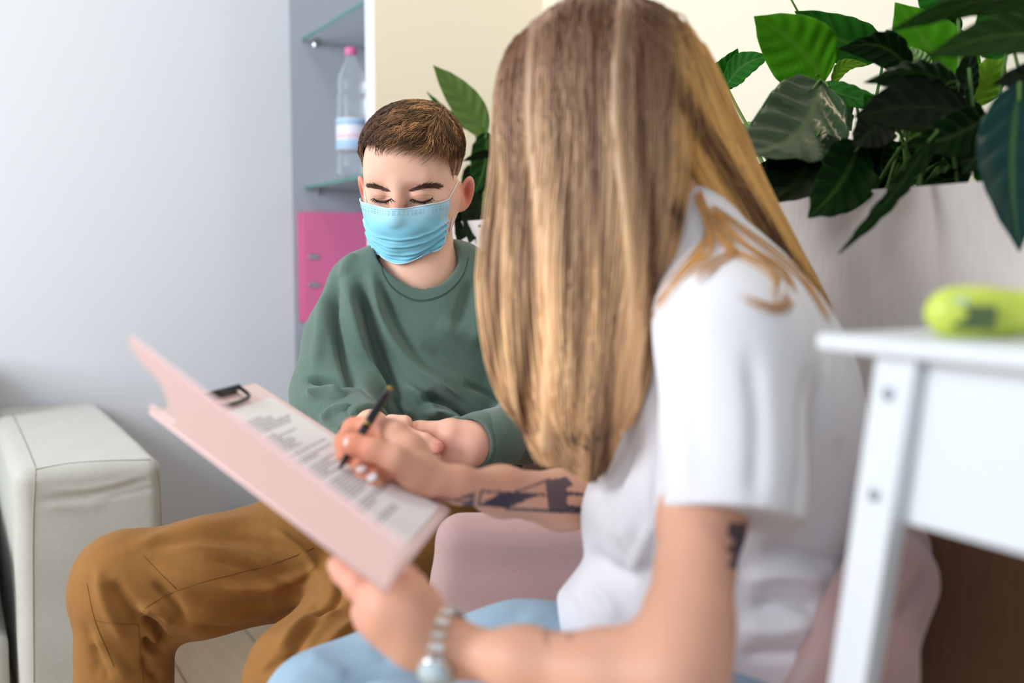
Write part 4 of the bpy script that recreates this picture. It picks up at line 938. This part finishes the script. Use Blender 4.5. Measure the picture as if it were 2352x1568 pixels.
# sheet of paper and clip
sheet = thing('printed_form', 'white sheet of printed text clipped in the pink clipboard folder', 'paper', bp(.15, .12, .003))
p0, p1, q0, q1 = .012, Ls_-.045, .012, Lw-.022
slab(lambda a, b_, o: bp(a, b_, o+.0034), [(p0, q0), (p1, q0), (p1, q1), (p0, q1)], .0008, 'sheet', M_paper, sheet)
rg = random.Random(3); tm = MB(); a = p1-.03; 
while a > p0+.03:
    b_ = q0+.018; endb = q0+(q1-q0)*(.55+.38*rg.random())
    if rg.random() < .16: a -= .006; continue
    while b_ < endb:
        wl_ = .004+.012*rg.random(); c = [bp(a, b_, .0042), bp(a-.0022, b_, .0042), bp(a-.0022, min(b_+wl_, endb), .0042), bp(a, min(b_+wl_, endb), .0042)]
        tm.add(c, [(0, 1, 2, 3)]); b_ += wl_+.0022
    a -= .0052
tm.build('printed_text', M_print, sheet)['kind'] = 'stuff'
c0 = bp(Ls_-.020, Lw*.55, .004)
MB().box(bp(Ls_-.008, Lw*.52, .0035), es, ewt, en, .010, .10, .002).build('clip_plate', M_black, folder, bevel=.0005)
MB().tube(list(spline([bp(Ls_-.008, Lw*.36, .006), bp(Ls_-.012, Lw*.37, .009), bp(Ls_-.030, Lw*.39, .007), bp(Ls_-.038, Lw*.5, .006), bp(Ls_-.036, Lw*.69, .008), bp(Ls_-.012, Lw*.71, .009), bp(Ls_-.008, Lw*.72, .006)], 8)), .0022, 8).build('clip', M_black, folder, smooth=True)
MB().tube([bp(Ls_-.012, Lw*.37, .009), bp(Ls_-.012, Lw*.71, .009)], .0035, 8).build('clip_lever', M_black, folder, smooth=True)
# pen
pt = HB(775, 1083, .004); pe = P(897, 889, 1.025); ax = pe-pt; Lp = np.linalg.norm(ax); ax /= Lp; ay = np.cross(ax, Z); ay /= np.linalg.norm(ay); az_ = np.cross(ax, ay)
pen = thing('ballpoint_pen', 'slim black ballpoint pen with gold rings held over the printed form', 'pen', pt)
M_pen = mat('pen_black', lin(24, 24, 30), .3, coat=.3)
MB().lathe(pt, [(.0008, 0), (.0012, .004), (.0026, .010), (.0040, .026), (.0046, .034), (.0046, Lp*.52)], 20, ay, az_, ax).build('pen_grip', M_pen, pen, smooth=True)
MB().lathe(pt, [(.0047, Lp*.53), (.0050, Lp*.532), (.0050, Lp*.545), (.0047, Lp*.548)], 20, ay, az_, ax).build('pen_ring', M_gold, pen, smooth=True)
MB().lathe(pt, [(.0046, Lp*.52), (.0048, Lp*.60), (.0044, Lp*.9), (.0030, Lp*.965)], 20, ay, az_, ax).build('pen_barrel', M_pen, pen, smooth=True)
MB().lathe(pt, [(.0026, Lp*.96), (.0030, Lp*.965), (.0030, Lp*.995), (.0018, Lp)], 20, ay, az_, ax).build('pen_button', M_gold, pen, smooth=True)

# ------------------------------------------------------------------ pink tub armchair
M_arm = mat('dusty_pink_fabric', lin(180, 148, 146), .9, bump=.4, bscale=700, sheen=.35, var=.06, vscale=500, dist=.0008)
ch = thing('armchair', 'dusty pink upholstered armchair under the person in white', 'armchair', (P(1650, 1300, 1.03)[0], P(1650, 1300, 1.03)[1], 0))
s = SDF(); s.box(P(1500, 1740, 1.05), (.24, .25, .07), .045); V, F = s.mesh(.006, 5); link('seat_cushion', mesh_np('seat_cushion', V, F), M_arm, ch)
s = SDF(); f = P(1062, 1240, 1.31); bk = P(1640, 1240, 1.29)
for zt in np.linspace(0, .42, 9):
    s.cap(f-Z*zt+np.array([-.055*zt/.42, 0, 0]), bk-Z*zt, .036, .036, .03)
V, F = s.mesh(.006, 5); link('armrest', mesh_np('armrest', V, F), M_arm, ch)
s = SDF(); f = P(1330, 1668, .80); bk = P(1700, 1668, .80)
for zt in np.linspace(0, .32, 7): s.cap(f-Z*zt, bk-Z*zt, .030, .030, .03)
V, F = s.mesh(.006, 5); link('armrest', mesh_np('armrest', V, F), M_arm, ch)
s = SDF()
arc = [(1740, 1400, 1.23), (1880, 1330, 1.155), (1985, 1280, 1.09), (2055, 1262, 1.03), (2065, 1330, .93), (2010, 1560, .87), (1880, 1700, .82)]
for zt in np.linspace(0, .40, 10):
    ps = [P(*a)-Z*zt*(1-.0)+np.array([-.55*zt-.008, 0, 0]) for a in arc]
    s.chain([(q, .036) for q in ps], .03)
V, F = s.mesh(.006, 5)
V = folds(V, F, [([(2040, 1440), (2100, 1370), (2140, 1290)], 10, -.006)])
link('backrest', mesh_np('backrest', V, F), M_arm, ch)
cc = P(1600, 1700, 1.05)
for dx in (-.2, .2):
    for dy in (-.18, .18): MB().lathe((cc[0]+dx, cc[1]+dy, .008), [(.012, 0), (.020, .30)], 14).build('leg', mat('chair_leg_wood', lin(190, 150, 110), .5) if dx < 0 and dy < 0 else bpy.data.materials['chair_leg_wood'], ch, smooth=True)

# ------------------------------------------------------------------ white table with a lime green thermometer
M_tab = mat('white_lacquer', lin(216, 222, 228), .4); M_bolt = mat('bolt', lin(150, 160, 170), .35, metal=.7)
cr = P(1872, 778, .68); tn = float((cr-C0)@Nn); tt = float(-((cr-C0)@U)); tz = cr[2]+.004
tab = thing('table', 'white side table with bolted legs at the right edge of the photo', 'table', R_(tt+.4, tn+.18, 0))
TL, TW = .95, .34
MB().box(R_(tt+TL/2, tn+TW/2, tz-.006), U, Nn, Z, TL, TW, .012).build('tabletop', M_tab, tab, bevel=.003)
def legp(t_, n_, spread_t):
    sg = 1 if t_ < tt+.3 else -1
    m = MB(); top = tz-.012; q = []
    for (z, h) in ((top, .0160), (.0, .011)):
        for i, jx in ((-1, -1), (1, -1), (1, 1), (-1, 1)): q.append(R_(t_+i*h-(.105*sg if z == 0 else 0), n_+jx*h*.55-(.03 if z == 0 and n_ < tn+.1 else 0), z+(0 if z else .008)))
    m.add(q, [(3, 2, 1, 0), (4, 5, 6, 7)]+[(i, (i+1) % 4, (i+1) % 4+4, i+4) for i in range(4)]); return m
l0 = None
for t_, n_ in ((tt+.059, tn+.018), (tt+TL-.05, tn+.020), (tt+.052, tn+TW-.03), (tt+TL-.05, tn+TW-.03)):
    l_ = legp(t_, n_, .03).build('leg', M_tab, tab, bevel=.002)
    if l0 is None: l0 = l_
AH = .108
MB().box(R_(tt+TL/2, tn+.026, tz-.012-AH/2), U, Nn, Z, TL-.11, .014, AH).build('apron', M_tab, tab, bevel=.001)
MB().box(R_(tt+TL/2, tn+TW-.03, tz-.012-AH/2), U, Nn, Z, TL-.14, .018, AH).build('apron', M_tab, tab)
MB().box(R_(tt+.052, tn+TW/2-.005, tz-.012-AH/2), U, Nn, Z, .018, TW-.09, AH).build('apron', M_tab, tab)
for z_ in (-.036, -.103):
    MB().lathe(R_(tt+.059-.105*(-z_)/1.0, tn+.018-.0085-.03*(-z_), tz+z_), [(.0042, 0), (.0042, .0012), (.002, .0016)], 16, U, Z, -Nn).build('bolt', M_bolt, l0, smooth=True)
M_lime = mat('lime_plastic', lin(196, 212, 84), .35); M_scr = mat('lcd_screen', lin(78, 96, 58), .15, coat=.5); M_glint = mat('grey_highlight', lin(180, 205, 200), .2)
tc = P(2235, 722, .64); tc[2] = tz+.0158
th_ = thing('thermometer', 'lime green handheld device with dark screen lying on the white table', 'thermometer', tc)
X_ = P(2352, 722, .62)-P(2135, 722, .63); X_ /= np.linalg.norm(X_); Y_ = np.cross(Z, X_); Y_ /= np.linalg.norm(Y_); RT = np.stack([X_, Y_, Z], 1)
s = SDF(); s.cap(tc-X_*.012, tc+X_*.075, .0150, .0140, .01); s.ell(tc-X_*.0, (.0285, .0150, .0165), .008, R=RT)
V, F = s.mesh(.0015, 4); tb_ = link('device_body', mesh_np('device_body', V, F), M_lime, th_); bv = bvh_of(V, F)
vw = CAM-tc; vw[2] *= .3; vw /= np.linalg.norm(vw); hx = np.cross(Z, vw); hx /= np.linalg.norm(hx); vz = np.cross(vw, hx)
r1 = cast(bv, 2238, 728); r2 = cast(bv, 2205, 692)
MB().box(r1[0]-vw*.0005, hx, vz, vw, .025, .0150, .003).build('screen', M_scr, th_, bevel=.001)
MB().box(r2[0]-vw*.001, hx, vz, vw, .010, .0045, .002).build('glint_patch', M_glint, th_, bevel=.001)  # small pale plate that paints a glossy highlight onto the device body
# ------------------------------------------------------------------ peace lilies
def leafmat(nm='leaf', ro=.5, sp=.10, co=0):
    m = bpy.data.materials.new(nm); m.use_nodes = True; nt = m.node_tree; N = nt.nodes; L = nt.links; b = N['Principled BSDF']
    at = N.new('ShaderNodeAttribute'); at.attribute_name = 'tint'; L.new(at.outputs['Color'], b.inputs['Base Color'])
    b.inputs['Roughness'].default_value = ro; b.inputs['Specular IOR Level'].default_value = sp; b.inputs['Coat Weight'].default_value = co; b.inputs['Coat Roughness'].default_value = .16
    tr_ = N.new('ShaderNodeBsdfTranslucent'); mx = N.new('ShaderNodeMixShader'); mx.inputs[0].default_value = .33
    g = N.new('ShaderNodeMix'); g.data_type = 'RGBA'; g.blend_type = 'MULTIPLY'; g.inputs[0].default_value = 1; g.inputs[7].default_value = (1.3, 1.6, .35, 1)
    L.new(at.outputs['Color'], g.inputs[6]); L.new(g.outputs[2], tr_.inputs[0]); L.new(b.outputs[0], mx.inputs[1]); L.new(tr_.outputs[0], mx.inputs[2])
    L.new(mx.outputs[0], N['Material Output'].inputs[0]); return m
M_leaf = leafmat(); M_gloss = leafmat('glossy_leaf', .36, .22, .35); M_stem = mat('leaf_stem', lin(72, 112, 40), .5)
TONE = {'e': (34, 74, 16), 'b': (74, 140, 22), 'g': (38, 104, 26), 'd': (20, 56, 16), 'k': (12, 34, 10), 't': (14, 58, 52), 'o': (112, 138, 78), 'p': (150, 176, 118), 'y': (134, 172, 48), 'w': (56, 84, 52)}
lr_ = np.random.default_rng(5)
def leaf(plant, base, tip, wd, tone, bend=0, droop=0, roll=0, sag=0, fold_=.18, root=None):
    """base and tip are (px, py, depth); wd full width in metres at the base depth; bend sideways and droop towards the viewer"""
    B = P(*base); T = P(*tip); ax = T-B; L = np.linalg.norm(ax); ax /= L; vw = CAM-(B+T)/2; vw /= np.linalg.norm(vw)
    sd = np.cross(ax, vw); sd /= np.linalg.norm(sd); up = np.cross(sd, ax); r = math.radians(roll)
    sd2 = sd*math.cos(r)+up*math.sin(r); up2 = up*math.cos(r)-sd*math.sin(r)
    nL, nW = 26, 17; V = []; Cc = []; col = np.array(lin(*TONE[tone])[:3]); q1, q2 = lr_.random()*6, lr_.random()*6
    for i in range(nL):
        t = i/(nL-1); c = B+ax*L*t+sd*bend*math.sin(math.pi*t)+up*(sag*math.sin(math.pi*t))+Z*droop*-(t**2)
        w_ = wd/2*(math.sin(math.pi*min(t**.78, 1))**.80)*(1-.15*t) if 0 < t < 1 else 0.0004
        tp = max(0, (t-.86)/.14); w_ *= (1-.35*tp)
        for j in range(nW):
            u = -1+2*j/(nW-1); au = abs(u)
            vein = (.0042 if tone in 'wd' else .0022)*math.sin(38*(t-.22*au))*min(au*3, 1)*(w_/(wd/2+1e-6))
            V.append(c+sd2*u*w_*(1-.10*au)+up2*(fold_*w_*au**1.3-.05*w_+vein+.10*w_*math.sin(7*t+q1+2*u)*au+ .03*w_*math.sin(19*t+q2)*au**3))
            k = 1+.28*(.5+.5*math.sin(38*(t-.22*au)))*min(au*3, 1)-.10
            mid = math.exp(-(u/.04)**2)*.28
            Cc.append(col*k*(1-mid)+np.array(lin(120, 160, 70)[:3])*mid*(1 if tone != 'k' else .25)+col*mid*(0 if tone != 'k' else .75))
    F = [(i*nW+j, i*nW+j+1, (i+1)*nW+j+1, (i+1)*nW+j) for i in range(nL-1) for j in range(nW-1)]
    me = mesh_np('leaf', V, F); set_col(me, Cc); o = link('leaf', me, M_gloss if tone in 'wt' and base[2] < 1.33 else M_leaf, plant)
    s_ = o.modifiers.new('solid', 'SOLIDIFY'); s_.thickness = .0006
    if root is not None:
        R0 = np.array(root); M1 = (B+R0)/2+np.array([0, 0, .03])-ax*.02
        pts = spline([R0, M1, B, B+ax*L*.12], 5); MB().tube(list(pts), list(np.linspace(.0030, .0014, len(pts))), 6).build('stem', M_stem, plant, smooth=True)
    return o
def rt(px, n=.16):        # a root on the soil below pixel column px
    xr = (px-W_IMG/2)/FPX; Y = (.922+n)/(.868*xr+.497); q = np.array([xr*Y, Y, PT-.04]); return q
def plant(label, px, n=.16):
    q = rt(px, n); return thing('peace_lily', label, 'plant', q, 'peace lilies in the planter')
a = plant('peace lily behind the head of the young person in green', 1080)
r0 = rt(1090)
for args in (((1116, 312, 2.22), (995, 150, 2.12), .085, 'o', .008, 0, 10), ((1090, 300, 2.25), (980, 210, 2.18), .026, 'g', -.008, 0, 30), ((1118, 302, 2.15), (1086, 452, 2.08), .075, 'd', -.01, 0, -10),
             ((1140, 352, 2.1), (1062, 370, 2.05), .022, 'k', .004, 0, 20), ((1140, 420, 2.15), (1062, 470, 2.08), .05, 'd', 0, 0, 20), ((1130, 455, 2.15), (1052, 462, 2.1), .045, 'y', 0, 0, 30),
             ((1112, 440, 2.1), (1078, 558, 1.95), .085, 'k', 0, 0, 0), ((1090, 460, 2.1), (1050, 558, 1.96), .06, 'k', 0, 0, 0), ((1150, 500, 2.08), (1098, 520, 1.94), .035, 'y', 0, 0, 10), ((1135, 430, 2.1), (1120, 540, 1.93), .05, 'g', 0, 0, 10),
             ((1105, 380, 2.25), (1060, 440, 2.2), .06, 'k', 0, 0, 0), ((1180, 350, 2.1), (1200, 200, 2.05), .08, 'g', 0, 0, 0), ((1060, 440, 2.2), (1040, 520, 2.14), .05, 'k', 0, 0, 0)):
    leaf(a, args[0], args[1], args[2], args[3], args[4], args[5], args[6], root=r0+np.array([lr_.normal(0, .01), lr_.normal(0, .01), 0]))
b1 = plant('peace lily just right of the blonde hair, pale glossy leaf in front', 1800)
r0 = rt(1830, .10)
for args in (((1893, 190, 1.38), (1732, 38, 1.33), .112, 'b', .010, 0, 8), ((2030, 122, 1.42), (1826, 26, 1.38), .080, 'g', -.008, 0, -20), ((1612, 200, 1.55), (1532, 58, 1.5), .045, 'p', .006, 0, 35),
             ((1628, 200, 1.52), (1694, 112, 1.48), .055, 'g', .008, 0, -10), ((1668, 195, 1.50), (1768, 128, 1.46), .050, 'g', -.010, 0, 20), ((1888, 188, 1.30), (1686, 352, 1.15), .135, 'w', -.030, 0, -18),
             ((1870, 225, 1.40), (1765, 290, 1.35), .075, 'g', .004, 0, 10), ((1885, 300, 1.25), (1755, 474, 1.14), .110, 'k', -.012, 0, -20), ((1975, 330, 1.17), (1856, 500, 1.08), .085, 'd', -.008, 0, 15),
             ((1880, 250, 1.42), (1790, 310, 1.4), .08, 'g', 0, 0, 0), ((1700, 290, 1.48), (1770, 320, 1.42), .04, 'p', 0, 0, 20), ((1885, 195, 1.34), (2050, 242, 1.28), .036, 'g', .004, 0, 20),
             ((1880, 420, 1.4), (1740, 380, 1.38), .09, 'k', 0, 0, 0), ((1820, 440, 1.36), (1730, 450, 1.33), .07, 'k', 0, 0, 0), ((1910, 195, 1.4), (1992, 148, 1.38), .024, 'y', -.014, 0, 10), ((1900, 420, 1.38), (1830, 330, 1.4), .08, 'k', 0, 0, 0),
             ((1800, 200, 1.45), (1845, 165, 1.43), .035, 'b', 0, 0, 0), ((1895, 210, 1.36), (1955, 300, 1.34), .05, 'w', 0, 0, 40), ((1740, 500, 1.38), (1700, 360, 1.40), .08, 'k', 0, 0, 0)):
    leaf(b1, args[0], args[1], args[2], args[3], args[4], args[5], args[6], root=r0+np.array([lr_.normal(0, .03), lr_.normal(0, .02), 0]))
b2 = plant('peace lily in the middle of the planter, near-black drooping leaves', 2040)
r0 = rt(2040, .12)
for args in (((2092, 160, 1.25), (1925, 112, 1.18), .050, 'd', .016, 0, 10), ((2232, 262, 1.16), (1962, 268, 1.05), .085, 'k', .010, 0, -20), ((2040, 270, 1.2), (1958, 335, 1.12), .060, 'k', 0, 0, 0),
             ((2195, 195, 1.14), (1984, 190, 1.08), .045, 'w', .012, 0, 40), ((2200, 200, 1.17), (2060, 225, 1.12), .055, 'd', -.006, 0, -15), ((2150, 300, 1.08), (1927, 582, .98), .024, 'd', -.006, 0, 25),
             ((2205, 250, 1.35), (2056, 6, 1.32), .120, 'b', .006, 0, 10), ((2140, 330, 1.3), (2040, 190, 1.28), .05, 'b', 0, 0, 10), ((2230, 245, 1.28), (2300, 105, 1.26), .050, 'y', .004, 0, 0), ((2212, 238, 1.26), (2232, 108, 1.24), .038, 'k', 0, 0, 20),
             ((2125, 170, 1.34), (2092, 108, 1.33), .036, 'p', 0, 0, 0), ((2270, 268, 1.12), (2090, 335, 1.06), .060, 'd', -.006, 0, 0), ((2070, 420, 1.3), (1960, 350, 1.28), .08, 'k', 0, 0, 0), ((2000, 430, 1.3), (1930, 330, 1.32), .08, 'k', 0, 0, 0),
             ((2090, 400, 1.28), (2040, 320, 1.26), .06, 'd', 0, 0, 20), ((2110, 430, 1.3), (2145, 300, 1.28), .045, 'g', 0, 0, 10), ((2250, 340, 1.2), (2150, 300, 1.15), .07, 'd', 0, 0, 0), ((2160, 420, 1.27), (2200, 330, 1.25), .035, 'g', 0, 0, 10),
             ((2040, 425, 1.3), (2010, 350, 1.3), .035, 'g', 0, 0, 40), ((2230, 400, 1.16), (2110, 430, 1.10), .030, 'd', 0, 0, 20), ((2100, 250, 1.3), (2050, 215, 1.28), .05, 'g', 0, 0, 0), ((1960, 430, 1.36), (1905, 350, 1.36), .07, 'k', 0, 0, 0),
             ((2240, 290, 1.25), (2160, 250, 1.22), .06, 'k', 0, 0, 0), ((2060, 300, 1.28), (1985, 215, 1.26), .05, 'g', 0, 0, 20), ((2170, 320, 1.25), (2080, 340, 1.2), .06, 'k', 0, 0, 10), ((2200, 30, 1.3), (2110, -60, 1.3), .07, 'g', 0, 0, 10), ((2180, 100, 1.36), (2140, 5, 1.34), .06, 'g', 0, 0, 10)):
    leaf(b2, args[0], args[1], args[2], args[3], args[4], args[5], args[6], root=r0+np.array([lr_.normal(0, .035), lr_.normal(0, .02), 0]))
b3 = plant('peace lily at the right edge of the photo with a large blue-green hanging leaf', 2330, .12)
r0 = rt(2330, .10)
for args in (((2342, 190, .98), (2342, 578, .90), .076, 't', .006, 0, 8), ((2440, 0, 1.08), (2038, 74, .97), .038, 'e', .014, 0, 25), ((2460, 88, 1.05), (2126, 132, .95), .050, 'e', .012, 0, -10),
             ((2440, 20, 1.12), (2150, 6, 1.05), .045, 'w', .010, 0, 30), ((2450, 192, 1.06), (2280, 192, 1.0), .038, 'k', .008, 0, 0), ((2330, 120, 1.2), (2250, 20, 1.2), .075, 'g', 0, 0, 10), ((2390, 60, 1.2), (2290, -20, 1.2), .06, 'g', 0, 0, 10),
             ((2300, 350, 1.15), (2250, 430, 1.12), .06, 'g', 0, 0, 0), ((2290, 300, 1.16), (2210, 400, 1.1), .05, 'd', 0, 0, 10), ((2350, 300, 1.1), (2270, 260, 1.06), .06, 'd', 0, 0, 0), ((2320, 90, 1.15), (2400, 20, 1.1), .05, 'b', 0, 0, 0)):
    leaf(b3, args[0], args[1], args[2], args[3], args[4], args[5], args[6], root=r0+np.array([lr_.normal(0, .02), lr_.normal(0, .02), 0]))
# bare stalks between the leaves
for pl_, lo_, hi_, n_ in ((b1, 1800, 1960, 7), (b2, 1960, 2230, 16), (b3, 2240, 2330, 4)):
    for k in range(n_):
        px = lo_+(hi_-lo_)*lr_.random(); q = rt(px, .08+.16*lr_.random()); e = q+np.array([lr_.normal(0, .02), lr_.normal(0, .02), .10+.08*lr_.random()])
        MB().tube(list(spline([q, (q+e)/2+np.array([lr_.normal(0, .006), 0, 0]), e], 5)), .0020, 6).build('stem', M_stem, pl_, smooth=True)
MB().tube([P(1840, 40, 1.42), P(1818, 0, 1.42), P(1800, -40, 1.42)], .0014, 6).build('stem', M_stem, b1, smooth=True)
